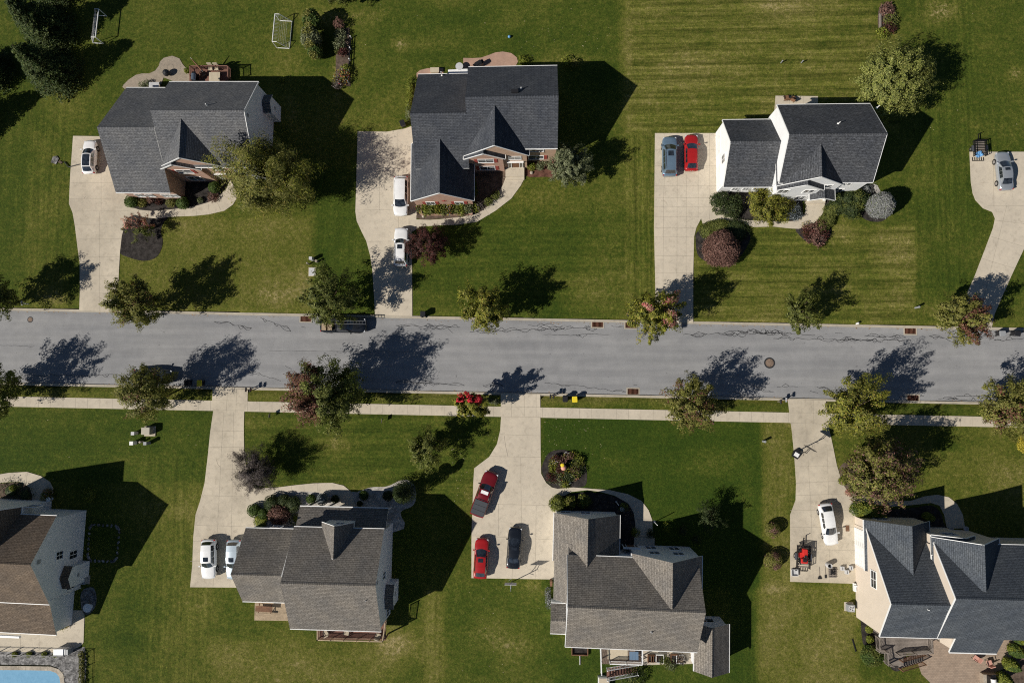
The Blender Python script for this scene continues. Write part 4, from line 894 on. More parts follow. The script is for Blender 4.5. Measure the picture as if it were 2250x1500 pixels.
t=car('pickup',1064,1085,70,'maroon','dark red pickup truck with a black bed cover parked at an angle','pickup truck',tonneau=True,h=1.0,L=5.75)
k=MB(); k.cbox(.35,0,1.87,.42,.95,.03,0); k.out('sunroof','white',t)
# street vehicles stand on the road surface
t=car('pickup',753,714,-1,'black','black pickup truck carrying a silver ladder on the street under a tree','pickup truck',h=1.0,L=5.9); t.location.z=RW
x,y=W(762,708,2.0); L_=thing('ladder','silver extension ladder lying on the roof of the black pickup','ladder',(x,y,1.80),rad(-1))
k=MB(); 
for yy in(-.21,.21): k.box(-2.6,2.5,yy-.03,yy+.03,0,.09)
k.out('rail','steel',L_)
for i in range(13): k=MB(); xx=-2.4+i*.4; k.tube((xx,-.18,.045),(xx,.18,.045),.022,n=6); k.out('rung','steel',L_)
R_=thing('ladder_rack','black steel rack bars under the ladder on the pickup','rack',(x,y,1.2),rad(-1))
for xx in(-2.0,-.9,1.2): k=MB(); k.box(xx-.03,xx+.03,-.75,.62,.53,.58); k.box(xx-.03,xx+.03,-.75,-.70,-.3,.525); k.box(xx-.03,xx+.03,.57,.62,-.3,.525); k.out('rack_bar','blackmetal',R_)
for i,(ax,lb) in enumerate(((722,'wooden crate in the bed of the black pickup nearest its cab'),(709,'wooden crate in the bed of the black pickup nearest the tailgate'))):
    x,y=W(ax+3,717,1.3); c_=thing('wooden_crate',lb,'crate',(x,y,1.1),rad(-1),'crates in the pickup bed')
    k=MB(); k.box(-.28,.28,-.5,.5,0,.3); [k.box(-.29,.29,-.5+i_*.25+.02,-.5+i_*.25+.2,.3,.33) for i_ in range(4)]; k.out('crate_box','deckwood',c_)
t=car('suv',334,827,-1,'navy','dark suv on the street mostly hidden under a street tree','suv',L=5.0); t.location.z=RW
# utility trailers
def trailer(px,py,rz,label,w=1.5,l=2.6,wheels=True):
    x,y=W(px,py,.5); t=thing('utility_trailer',label,'trailer',(x,y,.055),rad(rz),'utility trailers')
    k=MB()
    for i in range(9): a=-l/2+l*i/9; k.box(-w/2,w/2,a+.05,a+l/9-.07,.45,.48)
    k.out('bed_floor','greywood',t)
    for z in(.5,.72,.95):
        k=MB()
        for s in(-1,1): k.box(s*w/2-.03,s*w/2+.03,-l/2,l/2,z-.03,z+.03)
        k.box(-w/2,w/2,l/2-.03,l/2+.03,z-.03,z+.03); k.out('rail','blackmetal',t)
    for s in(-1,1):
        for yy in(-l/2,-l*.17,l*.17,l/2): k=MB(); k.box(s*w/2-.035,s*w/2+.035,yy-.035,yy+.035,.4,.98); k.out('post','blackmetal',t)
        k=MB(); k.tube((s*(w/2+.06),0,.3),(s*(w/2+.24),0,.3),.3,n=16); wo=k.out('wheel','rubber',t); k=MB(); k.tube((s*(w/2+.24),0,.3),(s*(w/2+.25),0,.3),.16,n=12); k.out('rim','rim',wo)
        k=MB(); k.box(s*(w/2+.15)-.14,s*(w/2+.15)+.14,-.4,.4,.62,.66); k.out('mudguard','steel',t)
    k=MB(); k.box(-.04,.04,l/2,l/2+1.0,.42,.5); k.tube((0,l/2+.95,.45),(0,l/2+.95,.9),.05); k.out('tow_bar','blackmetal',t)
    k=MB(); 
    for i in range(6): xx=-w/2+.05+i*(w-.1)/5; k.box(xx-.02,xx+.02,-l/2-.5,-l/2-.04,.1,.14)
    k.box(-w/2,w/2,-l/2-.52,-l/2-.48,.08,.16); k.out('ramp','blackmetal',t)
    return t
trailer(1764,1222,-4,'black utility trailer carrying the red ride-on mower',1.55,2.75)
trailer(2151,327,0,'empty black utility trailer with a blue tarp on the far right driveway',1.5,2.0)
x,y=W(1767,1222,1.0); t=thing('riding_mower','red ride-on lawn mower standing on the utility trailer','mower',(x,y,.56),rad(-4))
k=MB(); k.lathe((0,-.0,0),[(.1,0)],6)
def rbox(name,x0,x1,y0,y1,z0,z1,mat,par,r=.08):
    k=MB(); pts=[]
    for cx,cy,a in((x1-r,y1-r,0),(x0+r,y1-r,90),(x0+r,y0+r,180),(x1-r,y0+r,270)):
        for j in range(4): q=rad(a+j*30); pts.append((cx+r*cos(q),cy+r*sin(q)))
    k.poly(pts,z0,z1-r*.5); ins=[(((p[0]-(x0+x1)/2)*.9)+(x0+x1)/2,((p[1]-(y0+y1)/2)*.9)+(y0+y1)/2) for p in pts]
    k.f.pop(0);k.m.pop(0);k.u.pop(0)
    n=len(pts)
    for i in range(n): p,q=pts[i],pts[(i+1)%n]; p2,q2=ins[i],ins[(i+1)%n]; k.face([(*p,z1-r*.5),(*q,z1-r*.5),(*q2,z1),(*p2,z1)])
    k.face([(*p,z1) for p in ins]); return k.out(name,mat,par)
rbox('hood',-.27,.27,.25,1.0,.3,.85,'red',t,.14); rbox('rear_fender',-.42,.42,-.85,-.25,.25,.62,'red',t,.12); rbox('seat',-.22,.22,-.62,-.2,.62,.85,'black',t); rbox('mower_deck',-.55,.55,-.25,.45,.1,.28,'red',t,.15)
k=MB(); k.tube((0,.25,.6),(0,.1,.95),.03); k.lathe((0,.08,.93),[(.17,0),(.19,.02),(.15,.04),(.13,.02)],14); k.out('steering_wheel','black',t)
for sx in(-.42,.42):
    for yy,r in((-.6,.27),(.75,.19)): k=MB(); k.tube((sx-.1,yy,r),(sx+.1,yy,r),r,n=14); k.out('wheel','rubber',t)
x,y=W(2150,340,.6); t=thing('blue_tarp','crumpled light blue tarp on the empty trailer','tarp',(x,y,.56),.4)
k=MB(); n=7; rt=random.Random(2); P=[[(-.45+i*.15,-.35+j*.12,.12+rt.uniform(-.06,.1)) for j in range(n)] for i in range(n)]
for i in range(n-1):
    for j in range(n-1): k.face([P[i][j],P[i+1][j],P[i+1][j+1],P[i][j+1]])
k.out('tarp_sheet','blue',t)
# road motorist details done
# ================================================================ VEGETATION
PAL={ # lists of (colour, weight)
 'green':[((.046,.056,.012),3),((.074,.084,.018),3),((.115,.120,.032),1.5)],
 'gold':[((.42,.34,.04),3),((.3,.27,.04),2),((.5,.42,.06),1)],
 'dark':[((.020,.032,.010),3),((.033,.046,.014),3),((.055,.066,.022),1)],
 'olive':[((.074,.076,.015),3),((.108,.106,.024),3),((.15,.135,.04),1.7),((.045,.05,.010),1)],
 'yel':[((.115,.12,.016),3),((.17,.165,.024),3),((.06,.07,.014),2),((.2,.15,.04),.7)],
 'red':[((.095,.040,.027),3),((.12,.058,.040),2),((.075,.062,.022),2),((.06,.026,.018),1.5)],
 'dusk':[((.11,.055,.042),3),((.15,.085,.068),2.5),((.07,.062,.026),2),((.055,.03,.025),1.5)],
 'pink':[((.42,.22,.18),3),((.34,.09,.09),2),((.3,.2,.12),1.5),((.12,.11,.04),1.4)],
 'scarlet':[((.5,.02,.035),3),((.32,.015,.03),2),((.6,.07,.08),1),((.25,.12,.05),.7)],
 'maroon':[((.045,.016,.013),3),((.075,.024,.02),2),((.025,.016,.012),2)],
 'barb':[((.10,.052,.042),3),((.14,.078,.062),2.5),((.065,.035,.028),2),((.18,.11,.088),.9)],
 'smoke':[((.05,.04,.038),3),((.10,.08,.075),2.5),((.17,.145,.13),1.6),((.025,.02,.02),2)],
 'sage':[((.11,.125,.062),3),((.155,.17,.09),3),((.21,.22,.13),1.4),((.07,.08,.035),1)],
 'pear':[((.12,.135,.030),3),((.17,.18,.045),3),((.22,.22,.07),1.6),((.07,.085,.025),1.5)],
 'silver':[((.27,.28,.28),3),((.36,.36,.36),3),((.2,.21,.2),2),((.2,.24,.1),.6)],
 'bluegrey':[((.13,.15,.16),3),((.2,.22,.24),2),((.08,.09,.09),2)],
 'spruce':[((.024,.040,.010),3),((.042,.060,.014),2.5),((.07,.085,.022),1.2)],
 'lime':[((.13,.15,.02),3),((.18,.19,.03),2),((.08,.1,.015),2)],
 'box':[((.03,.05,.010),3),((.045,.07,.014),3),((.06,.085,.02),1)],
 'flower':[((.4,.04,.05),1),((.5,.4,.05),1),((.05,.08,.02),4),((.4,.38,.35),1),((.1,.05,.03),2)],
}
BR={'scarlet':1.1,'gold':1.0,'silver':.8,'flower':1.0,'pink':1.2,'lime':1.25,'sage':1.1,'pear':1.35,'bluegrey':1.3,'maroon':1.5,'spruce':1.5,'barb':1.6,'yel':1.45,'dark':1.4,'smoke':1.3}
def rcol(rs,pal,n):
    cs=np.array([c for c,w in PAL[pal]]); w=np.array([w for c,w in PAL[pal]]); i=rs.choice(len(cs),n,p=w/w.sum()); return cs[i]*BR.get(pal,1.65)
def leafmesh(name,P,Nn,S,C,parent=None,asp=.5,mat='leaf',core=None,loc=None,rs=None):
    """P centres, Nn normals, S length, C colours -> many folded leaf sprays"""
    n=len(P); Nn/=np.linalg.norm(Nn,axis=1,keepdims=True)+1e-9
    a=rs.normal(size=(n,3)); t=np.cross(Nn,a); t/=np.linalg.norm(t,axis=1,keepdims=True)+1e-9; b=np.cross(Nn,t)
    s=S[:,None]; v=np.stack([P-t*s*.5,P+b*s*asp*.5-t*s*.05+Nn*s*.08,P+t*s*.5-Nn*s*.1,P-b*s*asp*.5-t*s*.05+Nn*s*.08],1).reshape(-1,3)
    f=np.arange(4*n).reshape(n,4); cc=np.repeat(C,4,0)
    V=v; Fq=f
    if core is not None:
        cv,cf,ccol=core; off=len(V); V=np.concatenate([V,cv]); cc=np.concatenate([cc,ccol])
    me=D.meshes.new(name); me.vertices.add(len(V)); me.vertices.foreach_set('co',V.astype(np.float32).ravel())
    loops=Fq.ravel(); starts=np.arange(0,4*n,4); 
    if core is not None:
        cfa=np.array(cf)+off; loops=np.concatenate([loops,cfa.ravel()]); starts=np.concatenate([starts,4*n+np.arange(0,cfa.size,4)])
    me.loops.add(len(loops)); me.loops.foreach_set('vertex_index',loops.astype(np.int32)); me.polygons.add(len(starts)); me.polygons.foreach_set('loop_start',starts.astype(np.int32))
    me.update(calc_edges=True); ca=me.color_attributes.new('col','FLOAT_COLOR','POINT'); ca.data.foreach_set('color',np.concatenate([cc,np.ones((len(cc),1))],1).astype(np.float32).ravel())
    me.materials.append(M[mat]); o=D.objects.new(name,me); COL.objects.link(o)
    if parent: o.parent=parent
    if loc: o.location=loc
    return o
def tree(px,py,r,hc,label,pal='green',h=None,pal2=None,d2=None,p2=.0,seed=1,leaf=.34,ncl=90,per=75,flat=1.0,cat='tree',name='street_tree',group=None,asp=.45,tr=.13,egg=.0,lump=.35,spread=.5,sharp=2.0):
    """px,py,hc: crown centre in the photo and its height; d2: direction of the second colour patch"""
    rs=np.random.RandomState(seed); x,y=W(px,py,hc); rz=(h-hc) if h else r*1.05; t=thing(name,label,cat,(x,y,0),0,group)
    # cluster centres
    lobes=rs.normal(size=(9,3)); lobes/=np.linalg.norm(lobes,axis=1,keepdims=True)
    d=rs.normal(size=(ncl,3)); d/=np.linalg.norm(d,axis=1,keepdims=True); 
    lp=np.clip((d@lobes.T),0,1)**6; R=(1-lump)+lump*lp.max(1)+rs.uniform(-.08,.08,ncl)
    R*=np.where(rs.rand(ncl)<.72,rs.uniform(.8,1.0,ncl),rs.uniform(.3,.8,ncl))
    c=d*R[:,None]; c[:,0:2]*=r*.92*flat; c[:,2]*=rz*.92
    zz=c[:,2]/rz; c[:,0:2]*=(1-egg*np.clip(zz,0,1))[:,None]
    csz=rs.uniform(.55,1.15,ncl)*r*.265*spread/.5
    P=[];Nn=[];S=[];C=[]
    for i in range(ncl):
        k=int(per*1.9*rs.uniform(.6,1.3)); q=rs.normal(size=(k,3)); q/=np.linalg.norm(q,axis=1,keepdims=True); q*=(rs.rand(k,1)**.45)*csz[i]; q*=.62
        # sprays stretch outwards
        out=c[i]/(np.linalg.norm(c[i])+1e-6); sp_=out*.8+np.array([0,0,.35])+rs.normal(size=3)*.3; sp_/=np.linalg.norm(sp_); al=rs.rand(k,1)*2.1-.7; q=q*(1.15-.55*np.clip(al,0,1.4)/1.4)+sp_*al*csz[i]
        P.append(c[i]+q); nn=q/(csz[i]+1e-6)*.9+out*.5+rs.normal(size=(k,3))*.42+np.array([0,0,.45]); Nn.append(nn)
        S.append(leaf*.82*rs.uniform(.6,1.35,k)); pl=pal
        if pal2:
            s_=out@(np.array(d2)/np.linalg.norm(d2)) if d2 is not None else 0
            if d2 is not None: pr=1/(1+math.exp(-(s_-p2)*(4 if pal2=='dusk' else 8)))
            else: pr=p2
            if rs.rand()<pr: pl=pal2
        col=rcol(rs,pl,k)*rs.uniform(.82,1.2)
        if pal2=='dusk' and pl==pal2: mk=rs.rand(k)<.35; col[mk]=rcol(rs,pal,mk.sum())
        if pal2=='dusk' and pl!=pal2: mk=rs.rand(k)<.2; col[mk]=rcol(rs,pal2,mk.sum())
        if pal2 and pl==pal2 and d2 is None: mk=rs.rand(k)<.45; col[mk]=rcol(rs,pal,mk.sum())
        C.append(col*rs.uniform(.8,1.2,(k,1)))
    P=np.concatenate(P);Nn=np.concatenate(Nn);S=np.concatenate(S);C=np.concatenate(C)
    P[:,2]+=hc; P[:,2]=np.maximum(P[:,2],.25)
    leafmesh('crown',P,Nn,S,C,t,asp,rs=rs)
    k=MB(); zt=max(.5,hc-rz*.25); k.tube((0,0,-.05),(0,0,zt),tr,tr*.75,8); sel=rs.choice(ncl,min(26,ncl),replace=False)
    for i in sel:
        e=Vector(c[i])*.95+Vector((0,0,hc)); st=Vector((0,0,zt-rs.uniform(0,.35)*zt*.5)); md=st.lerp(e,.5)+Vector((0,0,.12*r))
        k.tube(st,md,tr*.42,tr*.26,5,cap=False); k.tube(md,e,tr*.26,tr*.07,5,cap=False)
    k.out('trunk','bark',t); return t
def shrub(px,py,r,hgt,label,pal='box',seed=1,leaf=.14,n=900,cat='shrub',name='shrub',group=None,rough=.10,lobe=0,rx=None,ry=None,rz=0,asp=.6,shape='ball',zoff=0,loose=0.0,pal2=None,p2=.3):
    rs=np.random.RandomState(seed); x,y=W(px,py,hgt*.55+zoff); rx=rx or r; ry=ry or r
    # core shell (same foliage colour)
    NU,NW=16,9; ph=rs.uniform(0,6.28,4)
    def rad_(dx,dy,dz): return 1+rough*(np.sin(3*np.arctan2(dy,dx)+ph[0])*.5+np.sin(5*np.arctan2(dy,dx)+ph[1]+3*dz)*.4+np.sin(7*dz+ph[2])*.3)
    def surf(d):
        m=rad_(d[:,0],d[:,1],d[:,2]); 
        if shape=='egg': zz=(d[:,2]+1)/2; tp=1-.42*zz**2; q=np.stack([d[:,0]*rx*m*tp,d[:,1]*ry*m*tp,hgt*.5+d[:,2]*hgt*.5*m],1)
        elif shape=='cone': zz=(d[:,2]+1)/2; q=np.stack([d[:,0]*rx*(1-.75*zz),d[:,1]*ry*(1-.75*zz),zz*hgt],1)
        else: q=np.stack([d[:,0]*rx*m,d[:,1]*ry*m,hgt*.5+d[:,2]*hgt*.5*m],1)
        c_,s_=cos(rz),sin(rz); q[:,0],q[:,1]=q[:,0]*c_-q[:,1]*s_,q[:,0]*s_+q[:,1]*c_; q[:,2]=np.maximum(q[:,2],0.02)
        return q
    d=[]
    for j in range(NW):
        th=pi*(j+.02)/(NW-1+.04)-.0
        for i in range(NU): a=2*pi*i/NU; d.append((sin(th)*cos(a),sin(th)*sin(a),-cos(th)))
    d=np.array(d); cv=surf(d)*np.array([.84,.84,.88]); cf=[(j*NU+i,j*NU+(i+1)%NU,(j+1)*NU+(i+1)%NU,(j+1)*NU+i) for j in range(NW-1) for i in range(NU)]
    ccol=rcol(rs,pal,len(cv))
    if loose>.3: cv=cv*np.array([.55,.55,.6])
    dd=rs.normal(size=(n,3)); dd[:,2]=np.abs(dd[:,2])*1.1-.35; dd/=np.linalg.norm(dd,axis=1,keepdims=True)
    P=surf(dd); ctr=np.array([0,0,hgt*.4]); fac=1+rs.normal(size=(n,1))*(.025+loose*.16)-loose*np.abs(rs.normal(size=(n,1)))*.25; P=ctr+(P-ctr)*fac
    # lumpy clusters
    n_=len(P); Nn=(P-ctr)/np.linalg.norm(P-ctr,axis=1,keepdims=True)*.8+rs.normal(size=(n,3))*(.55+loose*.3)+np.array([-.25,-.12,.3]); C=rcol(rs,pal,n)*rs.uniform(.75,1.25,(n,1))
    if pal2:
        msk=(np.sin(P[:,0]*4/r+ph[0])+np.sin(P[:,1]*5/r+ph[1])+rs.normal(size=n)*.5)>(1-2*p2); C[msk]=rcol(rs,pal2,msk.sum())
    P[:,2]=np.maximum(P[:,2],.04)
    o=leafmesh(name,P,Nn,leaf*rs.uniform(.6,1.4,n),C,None,asp,core=(cv,cf,ccol),rs=rs,loc=(x,y,zoff)); tag(o,label,cat,group); return o
def conifer(px,py,r,h,label,seed,pal='spruce',name='spruce_tree',group='spruces in the top left corner',zoff=0):
    rs=np.random.RandomState(seed); x,y=W(px,py,0); t=thing(name,label,'tree',(x,y,0),0,group); P=[];Nn=[];S=[];C=[]; br=[]
    nl=int(h*2.6)
    for i in range(nl):
        z=.5+(h-.9)*i/nl; rr_=r*(1-(z/h))**.85+.15; nb=int(9+rr_*4)
        for b_ in range(nb):
            a=rs.uniform(0,2*pi); L=rr_*rs.uniform(.78,1.08); k=int(16+L*17); s=rs.rand(k)**.7*L; da=rs.normal(size=k)*.06+(rs.normal(size=k)*.16*(1-s/L*.6))
            zz=z-.10*s+.04*s*s/L+rs.normal(size=k)*.07; P.append(np.stack([np.cos(a+da)*s,np.sin(a+da)*s,zz],1)); Nn.append(np.stack([np.cos(a)*np.ones(k)*.35+rs.normal(size=k)*.4,np.sin(a)*np.ones(k)*.35+rs.normal(size=k)*.4,np.ones(k)],1)); S.append(rs.uniform(.18,.36,k)); C.append(rcol(rs,pal,k)*rs.uniform(.8,1.2))
            if b_%3==0: br.append((z,a,L))
    leafmesh('crown',np.concatenate(P),np.concatenate(Nn),np.concatenate(S),np.concatenate(C),t,.42,rs=rs)
    k=MB(); k.tube((0,0,-.1),(0,0,h*.96),.2,.03,8)
    for z,a,L in br: k.tube((0,0,z),(cos(a)*L*.85,sin(a)*L*.85,z-.05*L),.04,.012,4,cap=False)
    k.out('trunk','bark',t); return t
ST='street trees along the road'
tree(-32,655,3.64,5.1,'street tree at the far left end of the north verge','green',h=9.0,seed=1,group=ST)
tree(298,662,3.85,5.2,'street tree beside the leftmost driveway mouth with a few purple leaves','olive',h=9.2,pal2='red',p2=.14,seed=2,group=ST,leaf=.36)
tree(723,655,3.95,5.2,'green street tree overhanging the black pickup truck','green',h=9.0,pal2='red',p2=.08,seed=3,group=ST,leaf=.33)
tree(1065,678,3.54,4.9,'yellow green street tree right of the second driveway from the left','yel',h=8.1,pal2='olive',p2=.3,seed=4,group=ST,leaf=.33)
tree(1441,690,3.74,5.0,'yellow green street tree with a bright red patch at a driveway mouth','yel',h=8.8,pal2='pink',d2=(.75,.25,.75),p2=.86,seed=5,group=ST,leaf=.36)
tree(1757,684,2.81,4.3,'small dark green street tree before the striped lawn','green',h=7.0,seed=6,group=ST,leaf=.3,ncl=65,lump=.5)
tree(2119,695,3.43,4.6,'half green half dark red street tree at the north right driveway','olive',h=7.9,pal2='red',d2=(1,-.1,0),p2=.1,seed=7,group=ST,leaf=.34)
tree(-28,862,3.85,5.1,'street tree at the far left end of the south verge','green',h=9.5,seed=8,group=ST,flat=1.15)
tree(322,868,3.90,5.2,'olive and purple tinged street tree covering the dark suv','olive',h=9.2,pal2='red',p2=.13,seed=9,group=ST,leaf=.3,ncl=110,per=85)
tree(709,868,4.89,5.8,'biggest street tree on the south verge, green with dark red left side','green',h=10.9,pal2='red',d2=(-1,.1,.2),p2=.25,seed=10,group=ST,leaf=.36,ncl=150,per=85)
tree(1041,889,2.39,3.9,'small street tree with scarlet top and yellow green skirt','yel',h=6.9,pal2='scarlet',d2=(.1,.75,.65),p2=.74,seed=11,group=ST,leaf=.4,ncl=60,per=60,lump=.5)
tree(1521,889,3.64,4.8,'loose green and pink tinged street tree behind the wide lawn','olive',h=8.4,pal2='red',p2=.25,seed=12,group=ST,leaf=.32,ncl=110,per=66,lump=.4,flat=1.05)
tree(1884,896,4.37,5.4,'yellow green street tree next to the second driveway from the right on the south side','yel',h=9.5,pal2='olive',p2=.55,seed=13,group=ST,leaf=.33,ncl=130,per=75)
tree(2232,893,4.16,5.1,'street tree at the right edge with purple and green leaves','olive',h=9.2,pal2='red',p2=.3,seed=14,group=ST,leaf=.33,ncl=110)
# yard trees
tree(590,383,7.1,6.0,'large loose willow like tree in front of the brick house','olive',h=11.0,pal2='yel',p2=.5,seed=21,name='willow_tree',leaf=.5,ncl=230,per=100,asp=.2,lump=.5,tr=.24,spread=.46)
tree(941,534,2.75,2.7,'dark maroon leaved tree beside the white suv with roof bars','maroon',h=5.4,seed=22,name='plum_tree',leaf=.24,ncl=90,per=85,asp=.35,lump=.25)
tree(1254,360,3.1,3.8,'grey green pine in front of the slate roofed brick house','sage',h=7.4,seed=23,name='pine_tree',leaf=.3,ncl=95,per=80,asp=.4,egg=.45,lump=.4)
tree(1963,180,4.7,4.6,'large pale green round tree behind the white house','pear',h=8.2,seed=24,name='pear_tree',leaf=.33,ncl=230,per=95,lump=.22,asp=.42)
tree(560,1036,3.2,3.0,'bare purplish smoke bush beside the driveway of the pair of white cars','smoke',h=5.4,seed=25,name='smoke_tree',leaf=.27,ncl=150,per=100,asp=.2,lump=.45)
tree(938,985,2.8,3.4,'small plain green tree on the lawn left of the red pickup','green',h=6.2,seed=26,name='yard_tree',leaf=.26,ncl=75,per=70,pal2='olive',p2=.3)
tree(1929,1036,4.5,5.0,'large yard tree, green on the left and dusky red on the right','olive',h=9.6,pal2='dusk',d2=(.8,-.45,0),p2=.0,seed=27,name='yard_tree',leaf=.36,ncl=150,per=80,lump=.4)
tree(306,499,2.0,2.0,'small pink flowering tree in the dark mulch island','green',h=3.4,pal2='pink',d2=(.2,.9,.4),p2=-.05,seed=28,name='flowering_tree',leaf=.22,ncl=42,per=50,flat=1.15,lump=.5,tr=.07)
tree(742,-22,2.6,3.0,'tree at the top edge above the narrow flower bed','green',h=5.5,seed=29,name='yard_tree',leaf=.28,ncl=60)
tree(1760,-30,2.0,2.0,'tree just above the top edge behind the mown stripes','green',h=3.5,seed=59,name='yard_tree',leaf=.28,ncl=40) if False else None
tree(1562,1135,2.5,2.4,'thin dark shrub tree at the shadow edge of the large taupe roofed house','dark',h=4.3,seed=30,name='yard_tree',leaf=.2,ncl=60,per=40,lump=.5,tr=.06)
conifer(134,170,3.9,9.2,'tall spruce nearest the hatchback driveway in the top left corner',31)
conifer(122,78,4.0,9.4,'tall spruce behind the front one near the goal in the top left corner',32)
conifer(-62,282,3.9,9.2,'spruce at the left edge below the other spruces',33)
conifer(122,-15,3.8,9.0,'spruce cut off by the top edge',34)
conifer(-15,165,3.8,9.0,'spruce at the left edge between the others',35)
# tall clipped evergreen clump by the goal
G_='upright evergreens by the second goal'
for i,(x,y,r,h,lb) in enumerate([(686,44,1.25,3.4,'top evergreen of the three beside the second goal'),(683,84,1.35,3.4,'middle evergreen of the three beside the second goal'),(692,112,.95,2.6,'bottom evergreen of the three beside the second goal')]): shrub(x,y,r,h,lb,'sage' if i==1 else 'box',40+i,leaf=.2,n=2200,group=G_,loose=.15,pal2='olive',p2=.4,name='evergreen_shrub')
# house 1 shrubs
Gb='clipped round bushes in front of the brick and grey roofed house'
shrub(288,442,.88,1.3,'clipped ball bush at the left end of the bed by the driveway','box',50,group=Gb); shrub(401,446,.85,1.3,'clipped ball bush right of the garage corner','box',51,group=Gb); shrub(470,411,.78,1.2,'clipped ball bush beside the front door','box',52,group=Gb)
for i,(x,y,r,h,p,lb) in enumerate([(312,446,.65,.8,'olive','loose green shrub between ball bush and window'),(375,446,.65,.8,'olive','loose green shrub left of the middle ball bush'),(330,440,.45,.7,'barb','reddish shrub against the garage front'),(348,443,.5,.5,'maroon','low dark red shrub in the middle of the front bed'),(440,440,.4,.5,'sage','small pale plant in the dark mulch'),(468,433,.75,.7,'barb','pinkish low shrub beside the curved walkway')]): shrub(x,y,r,h,lb,p,60+i,leaf=.16,n=350,loose=.5)
shrub(411,155,.4,.6,'small bright green shrub beside the round patio','lime',70,n=250,loose=.3); 
for i,(x,y,lb) in enumerate([(312,188,'grassy plant by the patio behind the first house'),(322,183,'second grassy plant by the patio behind the first house')]): shrub(x,y,.5,.8,lb,'sage',72+i,n=200,loose=.6,leaf=.25,asp=.2)
for i,(x,y,r) in enumerate([(521,184,.8),(524,178,.4)]): shrub(622-i*8,174+i*4,r*.5,.7,('yellowish seedling in the shadow edge behind the first house','tiny seedling beside the yellowish one')[i],'lime',75+i,n=90,loose=.6)
# flower bed at top
for i,(x,y,r,h,p,lb) in enumerate([(744,53,.7,1.6,'barb','reddish sapling at the top of the narrow bed'),(747,78,.9,1.2,'sage','pale green shrub in the narrow bed'),(745,98,.85,1.3,'sage','silvery shrub in the middle of the narrow bed'),(752,113,.7,1.0,'maroon','dark red plant in the narrow bed'),(741,110,.5,.8,'green','small green plant at the left side of the narrow bed'),(752,168,1.1,1.3,'flower','white and red flowering rose at the lower end of the narrow bed'),(741,183,.8,1.0,'smoke','bare twiggy shrub under the flowering rose'),(759,152,.7,.8,'lime','lime green plant above the flowering rose')]): shrub(x,y,r,h,lb,p,80+i,n=420,loose=.6,leaf=.17)
# house 2
for i,(x,y,r,h,p,lb) in enumerate([(900,190,.8,1.0,'lime','creeper plant at the upper left corner of the slate roofed house'),(898,222,.7,.9,'lime','creeper plant at the left wall of the slate roofed house'),(898,248,.5,.7,'sage','pale plant by the left wall of the slate roofed house')]): shrub(x,y,.45,h,lb,p,100+i,n=400,loose=.5,rx=.45,ry=1.3)
for i in range(16):
    x=934+ (i%8)*13.5; y=449+(i//8)*12+ (i*7%5); p=['lime','green','yel','sage','flower','green','lime','green'][i*5%8]
    shrub(x,y,.5+.12*(i%3),.7,'leafy plant crowded in the raised brick planter',p,110+i,n=170,loose=.6,leaf=.2,zoff=.45,name='planter_plant',group='plants in the raised brick planter')
for i,(x,y,r,p,lb) in enumerate([(922,456,.6,'flower','flower clump at the left end of the brick planter'),(1042,455,.7,'lime','green clump at the right end of the brick planter'),(1053,450,.8,'smoke','dark twiggy shrub right of the brick planter'),(1073,443,.6,'green','green shrub beside the curve of the walkway'),(1089,429,.6,'green','green shrub near the top of the walkway curve'),(1168,366,.55,'lime','lime shrub right of the front stoop'),(1187,365,.6,'sage','pale shrub between lime shrub and pine'),(1150,132,.7,'lime','green shrub at the right end of the red paver patio'),(1245,136,.9,'lime','low green shrub behind the slate house'),(1263,138,.6,'olive','olive shrub at the far corner of the slate house shade')]): shrub(x,y,r,.8,lb,p,130+i,n=300,loose=.55,leaf=.17)
for i in range(9): x=1000+i*5.2; shrub(x,466+((i*3)%5)-(i*.6),.32,.35,'low bedding plant along the front walkway','flower' if i%2 else 'smoke',145+i,n=90,loose=.6,leaf=.13,name='bedding_plant',group='bedding plants along the walkway')
# house 3
tb=[(1583,441,1.6,1.9,'dark',None,'dark holly at the left end of the white house bed',.2,1.0),(1611,455,1.6,1.7,'dark',None,'dark shrub right of the holly at the white house',.25,1.2)]
shrub(1582,441,1.15,1.6,'dark holly at the left end of the white house bed','dark',160,n=1500,leaf=.19,loose=.42,rough=.2); shrub(1612,453,1.1,1.4,'dark spreading shrub beside the holly','dark',161,n=1600,leaf=.19,loose=.42,rough=.2,rx=1.15,ry=1.7)
tree(1689,451,3.0,1.6,'broad yellow green shrub in front of the white house','yel',h=3.1,pal2='olive',p2=.45,seed=162,name='spreading_shrub',cat='shrub',leaf=.24,ncl=110,per=70,lump=.3,flat=1.0,tr=.05)
shrub(1744,466,1.05,1.2,'blue grey juniper beside the white porch','bluegrey',163,n=1300,loose=.35,leaf=.17,rough=.2); shrub(1733,446,1.0,1.1,'dark shrub behind the blue grey juniper','maroon',164,n=600,loose=.5)
for i,(x,y,r,h,lb) in enumerate([(1862,437,1.5,1.7,'dark hedge shrub left of the silver ball'),(1885,440,1.5,1.7,'dark hedge shrub touching the silver ball bed'),(1872,455,1.5,1.5,'dark hedge shrub nearest the lawn'),(1840,450,1.2,1.3,'dark hedge shrub next to the porch steps')]): shrub(x,y,r,h,lb,'dark',165+i,n=1500,loose=.25,leaf=.17,group='dark hedge by the white porch',pal2='green',p2=.25,rough=.22)
for i,(x,y,r,lb) in enumerate([(1826,466,1.0,'low green hedge mound nearest the steps'),(1818,482,1.0,'low green hedge mound in the middle of the strip'),(1808,497,.9,'low green hedge mound next to the maroon shrub')]): shrub(x,y,r,.9,lb,'green',170+i,n=1000,loose=.2,leaf=.14,group='low green hedge strip by the walkway')
